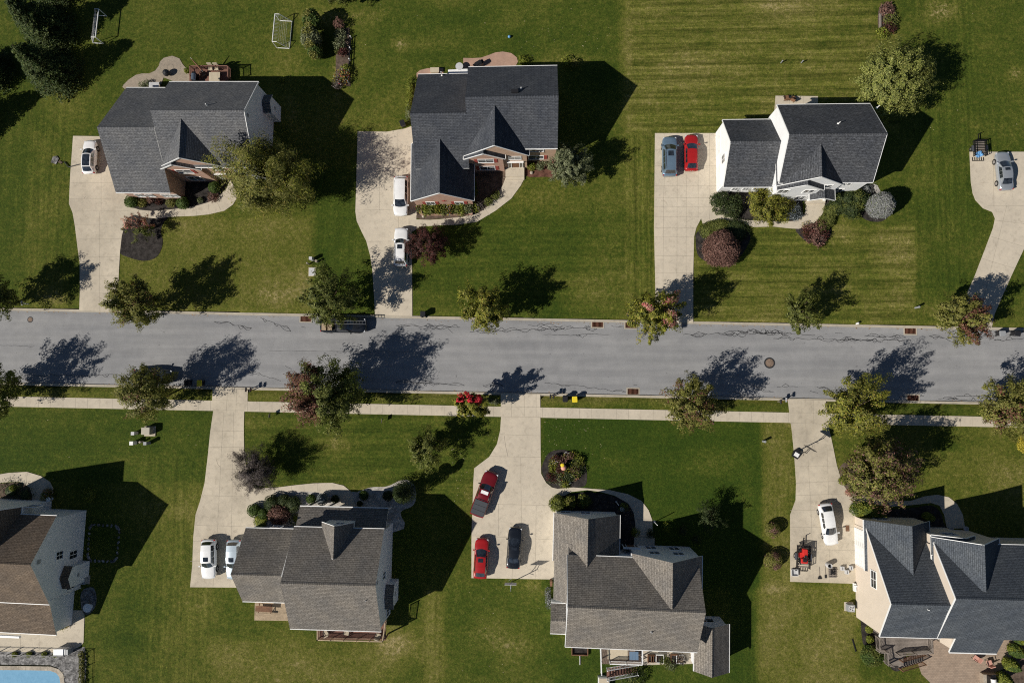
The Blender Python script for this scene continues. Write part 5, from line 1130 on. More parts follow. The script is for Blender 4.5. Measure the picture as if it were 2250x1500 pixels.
shrub(1794,513,1.6,1.2,'maroon barberry at the tip of the white house bed','barb',175,n=1700,loose=.35,leaf=.18,pal2='maroon',p2=.4,rough=.25); shrub(1774,500,.8,.5,'pale flower clump left of the maroon barberry','flower',176,n=200,loose=.6); shrub(1787,533,.6,.4,'yellow flower clump below the maroon barberry','lime',177,n=160,loose=.6); shrub(1770,512,.35,.4,'small lime plant beside the barberry','lime',178,n=90,loose=.5)
shrub(1938,450,1.75,4.0,'round silver leaved shrub at the corner of the white house','silver',180,n=8500,leaf=.24,rough=.07,loose=.14,asp=.3,shape='egg')
shrub(1587,546,2.5,3.5,'large round brownish purple shrub beside the driveway','barb',181,n=13000,leaf=.24,rough=.09,loose=.2,asp=.3,shape='egg')
shrub(1557,507,1.2,.7,'low green groundcover shrub around the purple ball, left part','green',182,n=1100,loose=.25,leaf=.14); shrub(1580,496,1.5,.8,'low green groundcover shrub above the purple ball','green',183,n=1300,loose=.25,leaf=.14,rx=1.7,ry=.9); shrub(1618,506,1.6,1.0,'dark groundcover shrub behind the purple ball','dark',184,n=1100,loose=.3)
shrub(1570,525,.6,.4,'pale low plant left of the purple ball','sage',185,n=200,loose=.5)
for i in range(6): shrub(1569+i*6.5,462+((i*5)%7)+i*1.5,.3,.25,'pale stone coloured tuft in the white house bed','sage',186+i,n=80,loose=.6,name='grass_tuft',group='pale tufts in the white house bed')
shrub(1906,412,.9,1.0,'bare pale shrub under the corner of the white house','silver',193,n=130,loose=.8,leaf=.4,asp=.08)
# house 5
Gr='round shrubs around the taupe house front'
for i,(x,y,r,h,p,lb) in enumerate([(557,1121,.85,1.1,'box','round green shrub nearest the driveway corner'),(577,1128,.7,1.0,'box','round green shrub touching the dark red bush'),(597,1105,1.05,1.4,'dark','round dark shrub above the dark red bush'),(622,1100,.85,1.2,'dark','round dark shrub at the walkway side'),(643,1107,1.05,1.3,'dark','round dark shrub next to the porch roof'),(683,1096,.6,.7,'box','small round green shrub in the gravel'),(708,1097,.75,1.2,'bluegrey','bluish upright shrub in the gravel'),(736,1096,.5,.6,'dark','small dark shrub in the shaded gravel'),(799,1088,.6,.7,'box','round green shrub in the middle of the gravel strip'),(852,1089,.65,.9,'dark','dark shrub left of the spiral topiary'),(790,1106,.35,.4,'dark','tiny dark shrub near the porch roof')]): shrub(x,y,r,h,lb,p,200+i,n=int(700*r+200),leaf=.14,group=Gr,rough=.05)
shrub(612,1130,1.35,1.6,'dark red barberry in front of the taupe garage','barb',215,n=2400,leaf=.17,loose=.25); shrub(572,1145,.9,.5,'yellow green ground shrub below the round bushes','lime',216,n=500,rx=.9,ry=1.2,loose=.3); shrub(648,1140,.8,.6,'yellow green shrub beside the garage eave','lime',217,n=400,loose=.4)
# spiral topiary
x,y=W(886,1083,2.9); t=thing('topiary','tall dark spiral clipped evergreen at the end of the gravel bed','topiary',(x,y,0)); rs=np.random.RandomState(9); P=[];Nn=[];
for i in range(9000):
    u=rs.rand(); z=.3+u*6.0; a=u*2*pi*3.4; R=(1-u)*1.2+.42; c_=np.array([cos(a)*R*.5,sin(a)*R*.5,z]); d=rs.normal(size=3); d/=np.linalg.norm(d); P.append(c_+d*R*.75*np.array([1,1,.8])); Nn.append(d)
P=np.array(P);Nn=np.array(Nn); leafmesh('foliage',P,Nn,rs.uniform(.1,.2,len(P)),rcol(rs,'dark',len(P)),t,.6,rs=rs); k=MB(); k.tube((0,0,0),(0,0,6),.09,.02); k.out('trunk','bark',t)
# house 6 
for i,(x,y,r,h,lb) in enumerate([(1225,1106,1.05,1.4,'round green shrub at the corner of the wide driveway'),(1252,1103,.8,1.1,'olive shrub between two round green shrubs'),(1283,1101,.85,1.1,'round green shrub under the garage roof shade edge')]): shrub(x,y,r,h,lb,('green','olive','green')[i],230+i,n=1300,leaf=.16,loose=.25,group='shrubs at the corner of the wide driveway',pal2='lime',p2=.25)
for i,(x,y,p,lb) in enumerate([(1371,1115,'lime','shaded yellow plant beside the curved walkway'),(1377,1122,'smoke','shaded twiggy plant beside the curved walkway'),(1463,1158,'lime','yellowish shrub in the house shade right of the walkway'),(1396,1169,'lime','small shaded plant left of the front path'),(1430,1172,'dark','small shaded plant right of the front path'),(1500,1165,'dark','dark shrub in the front bed shade'),(1530,1185,'dark','dark shrub further right in the front bed shade')]): shrub(x,y,.6,.7,lb,p,240+i,n=260,loose=.5)
fl=['flower','lime','barb','green','yel','sage','green','flower','olive']
rf=random.Random(4)
for i in range(52):
    a=rf.uniform(0,6.28); q=rf.random()**.5; x=1241+cos(a)*q*40; y=1030+sin(a)*q*34; lb='small garden plant in the crowded flower island'
    shrub(x,y,rf.uniform(.4,.75),rf.uniform(.4,.9),lb,fl[i%9] if i%3 else ('maroon' if x<1235 else 'dark'),250+i,n=200,loose=.5,leaf=.16,name='garden_plant',group='garden plants in the flower island',cat='plant')
for i,(x,y,r,lb) in enumerate([(1698,1164,.95,'round clipped lawn bush nearest the road side of the pair'),(1699,1232,1.15,'round clipped lawn bush further down of the pair')]): shrub(x,y,r,1.55,lb,'olive',290+i,n=2200,leaf=.13,rough=.03,group='pair of round bushes on the lawn',pal2='barb',p2=.2)
# house 7
shrub(1908,1124,1.0,1.3,'bright wedge shaped shrub in front of the cream house','lime',300,rx=2.3,ry=1.05,rz=rad(-16),n=2400,leaf=.15,loose=.12,pal2='box',p2=.4); shrub(2040,1135,.75,1.0,'small bright shrub at the front bed edge','lime',301,rx=.8,ry=.5,rz=rad(-20),n=600)
shrub(1852,1056,.55,.5,'yellow green shrub in the brown bed by the driveway','lime',302,n=380,loose=.3); shrub(1866,1082,.5,.35,'orange flower clump below the large yard tree','pink',303,n=200,loose=.5); shrub(1880,1070,.9,.7,'green groundcover under the large yard tree','green',304,n=500,loose=.4)
shrub(1918,1441,1.35,1.3,'large round green bush beside the wooden deck stairs','box',305,n=3200,leaf=.15,rx=1.45,ry=1.25,pal2='green',p2=.5)
for i,(x,y,lb) in enumerate([(1910,1382,'small round shrub in the narrow side bed, upper one'),(1911,1404,'small round shrub in the narrow side bed, lower one')]): shrub(x,y,.45,.6,lb,'lime',306+i,n=300)
Ga='arborvitae row beside the paver patio'
for i,(x,y,lb) in enumerate([(2262,1412,'arborvitae nearest the roof beside the patio'),(2252,1440,'second arborvitae from the roof beside the patio'),(2240,1470,'third arborvitae from the roof beside the patio'),(2225,1502,'arborvitae at the bottom edge beside the patio')]): shrub(x-14,y-8,1.0,3.0,lb,'lime',310+i,n=2200,leaf=.2,shape='cone',group=Ga,loose=.12,pal2='box',p2=.5,rx=1.1,ry=1.1)
# others
for i,(x,y,r,p,lb) in enumerate([(1950,20,1.0,'barb','dusty red shrub at the top of the raised garden plot'),(1958,45,1.0,'green','green plant in the middle of the raised garden plot'),(1955,60,.9,'maroon','dark red plant at the lower end of the raised garden plot'),(1940,72,.8,'lime','pale grass clump below the raised garden plot')]): shrub(x,y,r,.8,lb,p,320+i,n=420,loose=.6,leaf=.2)
for i,(x,y,r,p,lb) in enumerate([(100,1091,.7,'lime','yellow shrub in the shade beside the brown roofed house'),(105,1083,.7,'flower','orange shrub beside the yellow shrub in the shade'),(195,1087,.9,'lime','pale yellow plant inside the shaded front bed'),(20,1078,1.6,'dark','dark shrub in front of the brown roofed house'),(52,1088,1.4,'dark','dark shrub near the front path of the brown roofed house'),(28,1072,.4,'lime','lime tuft at the shadow edge of the front bed')]): shrub(x,y,r,.9,lb,p,330+i,n=500,loose=.45)
for i,x in enumerate((32,64,97,122)): shrub(x,1437,.36,.5,'small green shrub in the grey stones %s'%('nearest the left edge','second from the left edge','left of the white lounge box','behind the white lounge box')[i],'lime',340+i,n=180,loose=.3,group='small shrubs by the pool fence')
for i in range(8): shrub(178+(i%2)*2,1436+i*9,.4,.5,'leafy plant climbing along the pool fence','olive',345+i,n=170,loose=.5,name='climbing_plant',group='plants along the pool fence')
shrub(1390,1488,1.6,1.3,'dark green shrub at the bottom edge below the white deck stairs','dark',355,n=1500,loose=.35,pal2='green',p2=.3)
for i,(x,y) in enumerate(((1462,1453),(1474,1460),(1497,1447))): shrub(x,y,.7,.8,('spiky green plant among the patio planters','low green plant below the patio planters','twiggy plant at the right of the patio planters')[i],('green','sage','smoke')[i],356+i,n=300,loose=.6,leaf=.25,asp=.25)
for i in range(8): shrub(1075+i*2.5,878+(i*3)%8,.3,.4,'pale tuft at the foot of the scarlet topped tree','sage',370+i,n=60,loose=.6,name='grass_tuft',group='pale tufts by the scarlet topped tree')
shrub(2180,905,.8,.9,'round dark red shrub under the right edge street tree','maroon',380,n=700,loose=.3)
shrub(880,170,1,1,'x','lime',381) if False else None
# ================================================================ SMALL THINGS
def goal(px,py,ang,label,w=3.9,h=1.75,d=1.6,dt=.6):
    """crossbar line runs along local y, net depth towards +x"""
    x,y=W(px,py,0); t=thing('soccer_goal',label,'goal',(x,y,0),rad(ang),'football goals'); r=.055
    for s in(-1,1):
        k=MB(); k.tube((0,s*w/2,0),(0,s*w/2,h),r); k.out('post','white',t)
        k=MB(); k.tube((0,s*w/2,h),(dt,s*w/2,h),r*.8); k.tube((dt,s*w/2,h),(d,s*w/2,.05),r*.8); k.tube((0,s*w/2,.05),(d,s*w/2,.05),r*.8); k.out('side_frame','white',t)
    k=MB(); k.tube((0,-w/2,h),(0,w/2,h),r*1.2); k.out('crossbar','white',t)
    k=MB(); k.tube((d,-w/2,.05),(d,w/2,.05),r*.8); k.out('ground_bar','white',t)
    k=MB()
    for i in range(1,20): 
        yy=-w/2+w*i/20; k.tube((dt,yy,h),(d,yy,.06),.006,n=3,cap=False); k.tube((0,yy,h),(dt,yy,h),.006,n=3,cap=False)
    for i in range(1,8): f=i/8; k.tube((dt+(d-dt)*f,-w/2,h*(1-f)),(dt+(d-dt)*f,w/2,h*(1-f)),.006,n=3,cap=False)
    k.out('net','ltgrey',t)
goal(231,66,176,'white football goal standing at the edge of the spruce shadow',w=4.0,d=1.5); goal(612,76,-4,'white football goal beside the upright evergreens',w=3.9,d=1.75)
def hoop(px,py,ang,label,base=True):
    x,y=W(px,py,0); t=thing('basketball_hoop',label,'basketball hoop',(x,y,0.05),rad(ang),'basketball hoops')
    k=MB(); 
    if base: k.poly([(-1.0,-.4),(-.2,-.5),(.2,-.3),(.2,.3),(-.2,.5),(-1.0,.4)],0,.28); k.out('base',['black'],t); k=MB(); k.cbox(-.55,0,.3,.5,.6,.04); k.out('base_plate','white',t)
    k=MB(); k.tube((0,0,0),(0,0,2.9),.06); k.tube((0,0,2.2),(.6,0,2.9),.035); k.tube((0,0,2.85),(.62,0,3.3),.035); k.tube((-.0,.02,2.0),(-.45,.0,2.5),.03); k.out('pole','grey' if not base else 'blackmetal',t)
    k=MB(); k.cbox(.66,0,3.2,.05,1.45,.95); k.out('backboard','ltgrey' if not base else 'black',t)
    k=MB(); n=18; 
    for i in range(n): a=2*pi*i/n; b_=2*pi*(i+1)/n; k.tube((.93+.22*cos(a),.22*sin(a),2.95),(.93+.22*cos(b_),.22*sin(b_),2.95),.014,n=4,cap=False)
    k.out('rim',plain('rim_%d'%px,(.5,.5,.5),.4),t)
hoop(1124,1278,90,'grey in-ground basketball hoop behind the black sedan',False); hoop(1753,990,58,'black portable basketball hoop on the narrow driveway')
def bin_(px,py,rz,label,mat='black',lid=None,z=0,group='wheeled rubbish bins'):
    x,y=W(px,py,1); t=thing('wheelie_bin',label,'bin',(x,y,z),rad(rz),group)
    k=MB(); a=[(-.24,-.28),(.24,-.28),(.24,.24),(-.24,.24)]; b_=[(-.31,-.36),(.31,-.36),(.31,.33),(-.31,.33)]
    for i in range(4): k.face([(*a[i],.03),(*a[(i+1)%4],.03),(*b_[(i+1)%4],.98),(*b_[i],.98)])
    k.face([(*p,.98) for p in b_]); k.out('bin_body',mat,t)
    rbox('lid',-.34,.34,-.42,.36,.985,1.07,lid or mat,t,.1); k=MB(); k.tube((-.28,.42,.96),(.28,.42,.96),.025); k.out('handle',mat,t)
    for s in(-1,1): k=MB(); k.tube((s*.26-.03,.28,.12),(s*.26+.03,.28,.12),.12,n=12); k.out('wheel','rubber',t)
bin_(929,690,178,'black wheelie bin on the north kerb right of the second driveway'); bin_(1242,876,0,'dark wheelie bin without yellow on the south verge'); bin_(1263,876.5,5,'yellow lidded wheelie bin on the south verge beside a dark bin',lid='yellow')
bin_(437,841,0,'yellow lidded bin in the tree shade in the gutter behind the dark suv',lid='yellow',z=RW); bin_(409,840,0,'dark bin beside the yellow lidded one in the tree shade',z=RW)
bin_(2204,732,90,'dark wheelie bin left of the pair in the gutter at the right edge',z=RW,lid='grey'); bin_(2237,732,80,'dark wheelie bin cut by the right edge of the gutter pair',z=RW)
bin_(884,270,20,'dark bin beside the left wall of the slate roofed house')
def mailbox(px,py,rz,label,mat='black'):
    x,y=W(px,py,0); t=thing('mailbox',label,'mailbox',(x,y,0),rad(rz),'mailboxes on posts')
    k=MB(); k.box(-.05,.05,-.05,.05,0,1.05); k.out('post','greywood' if mat!='white' else 'white',t)
    k=MB(); n=8; p=[(.1*cos(pi*i/n),.1*sin(pi*i/n)) for i in range(n+1)]
    for i in range(n): k.face([(p[i][0],-.28,1.17+p[i][1]),(p[i+1][0],-.28,1.17+p[i+1][1]),(p[i+1][0],.28,1.17+p[i+1][1]),(p[i][0],.28,1.17+p[i][1])])
    k.box(-.1,.1,-.28,.28,1.04,1.17); 
    for yy in(-.28,.28): k.face([(a,yy,1.17+b_) for a,b_ in p])
    k.out('letter_box',mat,t); k=MB(); k.box(.105,.12,-.02,.02,1.1,1.35); k.out('flag','red',t)
for px,py,lb,mt in ((548,856,'left mailbox of the pair by the first south driveway','black'),(558,856,'right mailbox of the pair by the first south driveway','black'),(1209,870,'left mailbox of the pair by the wide south driveway','black'),(1216,870,'right mailbox of the pair by the wide south driveway','black'),(1709,882,'left mailbox of the pair by the narrow south driveway','black'),(1721,878,'right mailbox of the pair by the narrow south driveway','grey'),(1378,692,'mailbox at the north kerb left of the red patched tree','black')):
    mailbox(px,py,-3,lb,mt)
mailbox(62,668,10,'mailbox in the tree shadow at the far left of the north verge','white')
def ped(px,py,label,r=.16,h=1.0,mat='ltgrey',sq=False,name='utility_pedestal',group='small utility posts on the lawns'):
    x,y=W(px,py,h); 
    k=MB()
    if sq: k.box(-r,r,-r,r,0,h-.08); k.poly([(-r*1.1,-r*1.1),(r*1.1,-r*1.1),(r*1.1,r*1.1),(-r*1.1,r*1.1)],h-.08,h)
    else: k.lathe((0,0,0),[(r,0),(r,h-.1),(r*1.15,h-.1),(r*1.1,h-.02),(r*.5,h)],12)
    o=k.out(name,mat,loc=(x,y,0)); tag(o,label,'utility box',group)
ped(291,952,'bluish square pedestal left of the big tan utility cabinet',.2,1.0,'ltgrey',True); ped(288,973.5,'white square pedestal below the bluish one',.22,1.0,'white',True); ped(306.5,971,'thin round tan post between two square pedestals',.13,.8,'stone'); ped(318,974,'dark grey square pedestal below the big utility cabinet',.19,1.1,'grey',True)
ped(682,567,'grey square pedestal above the round post pair near the third street tree',.19,1.0,'ltgrey',True); ped(694,573,'round pale post right of the grey pedestal near the third street tree',.16,.7,'stone'); ped(674,577.5,'thin round post left below the grey pedestal near the third street tree',.1,.9,'stone')
ped(2020.5,674,'small dark post on the lawn left of the far right driveway',.12,1.0,'grey'); ped(1886,710,'short white stub near the kerb of the striped lawn',.12,.5,'white'); ped(1681.5,970,'short dark post at the edge of the rich green lawn',.14,.9,'grey')
x,y=W(321,947,1.0); t=thing('utility_cabinet','big tan utility cabinet on a pad above four small posts','utility cabinet',(x,y,0)); k=MB(); k.box(-.75,.75,-.7,.6,0,.12); k.out('pad','walk',t); rbox('cabinet',-.65,.5,-.45,.5,.125,1.05,plain('cab_tan',(.38,.35,.28),.5),t,.06)
x,y=W(686,597,.1); t=thing('ground_hatch','flat grey utility hatch on the lawn below the pedestals','hatch',(x,y,0)); k=MB(); k.box(-.5,.5,-.6,.6,0,.1); k.out('frame','walk',t); k=MB(); k.box(-.42,.42,-.52,.52,.1,.13); k.box(-.15,.15,-.03,.03,.13,.15); k.out('hatch_lid','ltgrey',t)
def sign(px,py,label,w=.6):
    x,y=W(px,py,0); t=thing('yard_sign',label,'sign',(x,y,0),rad(82),'small yard signs by the sidewalk'); k=MB(); 
    for s in(-1,1): k.tube((s*w*.35,0,0),(s*w*.35,0,.75),.012,n=5)
    k.out('stake','blackmetal',t); k=MB(); k.cbox(0,0,.78,w,.03,.45); k.out('sign_board','greywood',t)
sign(597,912,'thin yard sign left of the biggest street tree'); sign(842,923,'thin yard sign right of the biggest street tree')
# ball, garden oddments
def ball(px,py,r,label,mat,name='ball',z=None):
    x,y=W(px,py,r); k=MB(); k.lathe((0,0,0),[(r*sin(pi*i/8)+1e-4,r-r*cos(pi*i/8)) for i in range(9)],14); o=k.out(name,mat,smooth=True,loc=(x,y,z or 0)); tag(o,label,name)
ball(1119,81,.2,'small blue ball on the lawn behind the slate roofed house','blue')
ball(1238,1026,.38,'red white and yellow garden balloon ball in the flower island',plain('ballred',(.6,.3,.22),.4),z=.6)
k=MB(); x,y=W(1236,1022,1.6); k.lathe((0,0,0),[(.26,0),(.2,.12),(.02,.16)],14); o=k.out('garden_hat','yellow',loc=(x,y,1.32)); tag(o,'yellow cap shape on top of the red garden ball','ornament')
for i,(px,py,c,lb) in enumerate(((1249,1042,'white','white garden ornament in the flower island'),(1247,1062,'white','pale stone row at the foot of the flower island'),(1244,997,'ltgrey','grey ornament at the top of the flower island'),(1241,1057,'brownwood','brown red pot in the lower flower island'),(1264,1052,'brownwood','small brown red pot at the right of the flower island'))):
    x,y=W(px,py,.3); k=MB(); k.lathe((0,0,0),[(.16,0),(.26,.3),(.2,.32),(.18,.2)],10); k.cbox(.3,.05,.12,.3,.22,.24,0,.4); tag(k.out('garden_ornament',c,loc=(x,y,.04)),lb,'ornament')
for i,(px,py,r,lb) in enumerate(((930,475,.2,'pale round garden stone left below the brick planter'),(1168,379,.22,'pale boulder in the red mulch right of the stoop'),(915,470,.16,'light grey garden stone by the driveway corner'))):
    x,y=W(px,py,r); k=MB(); k.lathe((0,0,0),[(r,0),(r*1.1,r*.5),(r*.7,r*1.1),(.01,r*1.3)],9); tag(k.out('garden_stone','stone',smooth=True,loc=(x,y,.03)),lb,'stone')
# air conditioner units
def ac(px,py,label):
    x,y=W(px,py,.8); t=thing('air_conditioner',label,'air conditioner',(x,y,0),rad(-2),'air conditioner units'); k=MB(); k.box(-.55,.55,-.55,.55,0,.08); k.out('pad','walk',t)
    k=MB(); k.box(-.42,.42,-.42,.42,.08,.85); k.out('case','grey',t); k=MB(); k.lathe((0,0,.851),[(.38,0),(.38,.03),(.33,.03),(.33,.0)],20); k.box(-.36,.36,-.02,.02,.87,.89); k.box(-.02,.02,-.36,.36,.87,.89); k.lathe((0,0,.86),[(.1,0),(.1,.05)],12); k.out('fan_grille','ltgrey',t)
    k=MB(); 
    for i in range(4): k.cbox(.17*cos(i*pi/2+.6),.17*sin(i*pi/2+.6),.858,.26,.1,.01,0,i*pi/2+.6)
    k.out('fan','black',t)
ac(1871,1336,'grey air conditioner beside the cream house'); ac(180,1276,'shaded air conditioner beside the brown roofed house')
# decks ----------------------------------------------------------
def railing(k,pts,z0,h=1.0,post=1.6,t=.05,m=0,bal=.14):
    for (x0,y0),(x1,y1) in zip(pts,pts[1:]):
        L=math.hypot(x1-x0,y1-y0); a=math.atan2(y1-y0,x1-x0); cx,cy=(x0+x1)/2,(y0+y1)/2
        k.cbox(cx,cy,z0+h,L,.11,.05,m,a); k.cbox(cx,cy,z0+.12,L,.05,.06,m,a)
        n=max(1,round(L/post)); 
        for i in range(n+1): f=i/n; k.cbox(x0+(x1-x0)*f,y0+(y1-y0)*f,z0+h/2+.05,.1,.1,h+.1,m,a)
        n=int(L/bal)
        for i in range(1,n): f=i/n; k.cbox(x0+(x1-x0)*f,y0+(y1-y0)*f,z0+h/2,.035,.035,h-.1,m,a)
M['greydeck']=speck('brown_grey_deck',(.2,.15,.115),.2,5,.8,.2,.8,.3)
def deck(name,label,pts,z,mat,rail=None,railmat=None,boards=True,bw=.15,axis='x'):
    P=WP(pts,z); cx,cy=sum(p[0] for p in P)/len(P),sum(p[1] for p in P)/len(P); t=thing(name,label,'deck',(cx,cy,0))
    Lc=[(p[0]-cx,p[1]-cy) for p in P]; x0,x1=min(p[0] for p in Lc),max(p[0] for p in Lc); y0,y1=min(p[1] for p in Lc),max(p[1] for p in Lc)
    k=MB(); k.box(x0,x1,y0,y1,z-.25,z-.06)
    for px_ in(x0+.1,x1-.1):
        for py_ in(y0+.1,y1-.1): k.box(px_-.07,px_+.07,py_-.07,py_+.07,-.05,z-.255)
    k.out('deck_frame',mat,t); k=MB(); n=int(((y1-y0) if axis=='x' else (x1-x0))/bw)
    for i in range(n):
        if axis=='x': a=y0+(y1-y0)*i/n; k.box(x0,x1,a+.008,a+(y1-y0)/n-.008,z-.055,z)
        else: a=x0+(x1-x0)*i/n; k.box(a+.008,a+(x1-x0)/n-.008,y0,y1,z-.055,z)
    k.out('deck_boards',mat,t)
    if rail:
        for r in rail: k=MB(); q=[(p[0]-cx,p[1]-cy) for p in WP(r,z+1.0)]; railing(k,q,z); k.out('railing',railmat or mat,t)
    return t,cx,cy
deck('wooden_deck','red wooden deck with table and grill behind the brick and grey house',[(417,145),(500,145),(500,190),(417,190)],1.0,'deckred',rail=[[(417,186),(417,145),(500,145),(500,168)]])
deck('wooden_deck','narrow red deck with railing along the back of the taupe garage house',[(698,1360),(847,1360),(847,1404),(698,1404)],2.2,'deckred',rail=[[(697,1384),(697,1405.5),(840,1409),(846,1368)]],railmat='deckwood')
t,cx,cy=deck('wooden_deck','low weathered wooden deck at the left back of the taupe house',[(560,1318),(640,1318),(640,1362),(560,1362)],.6,'deckwood')
deck('wooden_deck','white railed deck behind the large taupe house',[(1322,1405),(1411,1405),(1411,1458),(1322,1458)],2.2,'greydeck',rail=[[(1412,1428),(1412,1460),(1341,1458)],[(1320,1425),(1322,1482)]],railmat='white')
deck('wooden_deck','grey weathered deck behind the cream house',[(1937,1395),(2050,1395),(2050,1434),(1937,1434)],2.4,'greywood',rail=[[(1932,1402),(1934,1433),(1953,1434)],[(1977,1440),(2049,1434),(2047,1405)]])
# stairs for the white and grey decks
def stairs(label,a,b,z0,z1,w,mat,rmat,n=9):
    A=W(*a,z0);B=W(*b,z1); ang=math.atan2(B[1]-A[1],B[0]-A[0]); L=math.hypot(B[0]-A[0],B[1]-A[1]); t=thing('deck_stairs',label,'stairs',(*A,0),ang)
    k=MB()
    for i in range(n): f=(i+.5)/n; k.cbox(L*f,0,z0+(z1-z0)*f,L/n*.92,w,.05)
    k.out('treads',mat,t)
    for s in(-1,1):
        k=MB(); y=s*w/2; q=[(0,y,z0+.95),(L,y,z1+.95),(L,y+.06*s,z1+.95),(0,y+.06*s,z0+.95)]
        k.tube((0,y,z0+.95),(L,y,z1+.95),.05,n=6); k.tube((0,y,z0+.1),(L,y,z1+.1),.04,n=4)
        for i in range(int(L/.16)+1): f=min(1,i*.16/L); zz=z0+(z1-z0)*f; k.tube((L*f,y,zz+.1),(L*f,y,zz+.95),.02,n=4,cap=False)
        for f in(0,1): k.cbox(L*f,y,z0+(z1-z0)*f+.5,.1,.1,1.1)
        k.out('stair_railing',rmat,t)
stairs('white railed stairs coming down from the deck behind the large taupe house',(1333,1477),(1400,1465),2.1,.15,1.2,'deckred','white',11)
stairs('grey stairs with brown rails leading from the deck to the paver patio',(1975,1457),(2025,1443),2.2,.15,1.1,'greywood','brownwood',10)
t,cx,cy=deck('deck_landing','grey landing between the deck and its stairs behind the cream house',[(1951,1425),(1984,1425),(1984,1461),(1951,1461)],2.3,'greywood',rail=[[(1951,1435),(1953,1462),(1964,1464)]]); 
# picnic / garden furniture
def chair(px,py,rz,label,mat,h=1.0,z=0,w=.6,frame='blackmetal',group=None,cush=None):
    x,y=W(px,py,z+.4); t=thing('garden_chair',label,'chair',(x,y,z),rad(rz),group)
    rbox('seat',-w/2,w/2,-w/2,w/2,.36,.48,mat,t,.05); k=MB(); k.box(-w/2,w/2,-w/2-.12,-w/2-.02,.42,h); k.out('backrest',mat,t)
    for sx in(-1,1):
        for sy in(-1,1): k=MB(); k.tube((sx*w*.46,sy*w*.46,0),(sx*w*.46,sy*w*.46,.36),.025,n=6); k.out('leg',frame,t)
        k=MB(); k.box(sx*(w/2+.05)-.03,sx*(w/2+.05)+.03,-w/2,w/2,.6,.64); k.out('armrest',frame,t)
    return t
cu=plain('pink_cushion',(.55,.3,.24),.9,.1)
chair(2145,1445,55,'left cushioned metal chair on the curved paver patio',cu,z=.05,group='cushioned chairs on the curved patio'); chair(2174,1455,15,'right cushioned metal chair on the curved paver patio',cu,z=.05,group='cushioned chairs on the curved patio')
chair(1728,215,5,'left brown wooden chair on the small patio behind the white house','brownwood',z=.06,group='brown chairs behind the white house'); chair(1743,217,-30,'right brown wooden chair on the small patio behind the white house','brownwood',z=.06,group='brown chairs behind the white house')
chair(463,150,180,'left tan high backed chair on the red deck','tan',z=1.0,h=1.1,group='tan chairs on the red deck'); chair(476,150,180,'right tan high backed chair on the red deck','tan',z=1.0,h=1.1,group='tan chairs on the red deck'); chair(447,163,-60,'brown chair beside the table on the red deck','brownwood',z=1.0)
wk=plain('wicker',(.42,.36,.27),.8,.1)
chair(716,1389,30,'wicker chair at the left end of the narrow red deck',wk,z=2.2,group='wicker chairs on the narrow deck'); chair(762,1389,170,'wicker chair in the middle of the narrow red deck',wk,z=2.2,group='wicker chairs on the narrow deck'); chair(831,1396,-20,'wicker chair at the right end of the narrow red deck',wk,z=2.2,group='wicker chairs on the narrow deck')
M['slateblue']=plain('slate_blue',(.13,.2,.29),.5)
def table(px,py,w,l,label,mat,z=0,h=.74,rz=0,cat='table',leg='blackmetal'):
    x,y=W(px,py,z+h); t=thing('garden_table',label,cat,(x,y,z),rad(rz)); k=MB(); n=max(2,int(w/.16))
    for i in range(n): k.box(-w/2+w*i/n+.006,-w/2+w*(i+1)/n-.006,-l/2,l/2,h-.04,h)
    k.out('table_top',mat,t)
    for sx in(-1,1):
        for sy in(-1,1): k=MB(); k.box(sx*(w/2-.08)-.035,sx*(w/2-.08)+.035,sy*(l/2-.08)-.035,sy*(l/2-.08)+.035,0,h-.045); k.out('leg',leg,t)
table(471,169,1.5,1.3,'tan tabletop on the red deck behind the brick and grey house','tan',z=1.0); table(338,187,1.4,.8,'pale box table on the paved patio behind the first house','ltgrey',h=.9,z=.05)
# picnic table with benches
x,y=W(580,1337,.7+.6); t=thing('picnic_table','wooden picnic table with benches on the low weathered deck','picnic table',(x,y,.6),rad(-3))
k=MB(); [k.box(-1.1,1.1,-.35+i*.14,-.22+i*.14,.7,.74) for i in range(5)]; k.out('table_top','brownwood',t)
for s in(-1,1): k=MB(); k.box(-1.1,1.1,s*.75-.12,s*.75+.12,.42,.46); k.out('bench_seat','deckwood',t); k=MB(); k.box(s*.8-.04,s*.8+.04,-.8,.8,.35,.4); k.tube((s*.8,-.6,0),(s*.8,.25,.7),.045,n=4); k.tube((s*.8,.6,0),(s*.8,-.25,.7),.045,n=4); k.out('leg_frame','brownwood',t)
def grill(px,py,label,z=0,rz=0,mat='steel'):
    x,y=W(px,py,z+1); t=thing('barbecue_grill',label,'grill',(x,y,z),rad(rz)); k=MB(); k.box(-.28,.28,-.6,.6,0,.8); k.out('cart','blackmetal',t)
    k=MB(); n=8
    for i in range(n): a=pi*i/n; b_=pi*(i+1)/n; k.face([(.32*cos(a),-.42,.85+.26*sin(a)),(.32*cos(b_),-.42,.85+.26*sin(b_)),(.32*cos(b_),.42,.85+.26*sin(b_)),(.32*cos(a),.42,.85+.26*sin(a))])
    for yy in(-.42,.42): k.face([(.32*cos(pi*i/n),yy,.85+.26*sin(pi*i/n)) for i in range(n+1)])
    k.box(-.3,.3,-.42,.42,.8,.85); k.out('grill_lid',mat,t)
    for s in(-1,1): k=MB(); k.box(-.25,.25,s*.6-.16,s*.6+.16,.8,.83); k.out('side_shelf','blackmetal',t)
    k=MB(); k.tube((.36,-.3,.95),(.36,.3,.95),.02); k.out('handle','steel',t)
grill(424,168,'steel barbecue grill at the left end of the red deck',1.0,0,plain('grill_lid_steel',(.12,.15,.19),.3,.5,.4))
grill(2185,1500,'white covered grill set in the stone counter at the bottom edge',.9,180,'white')
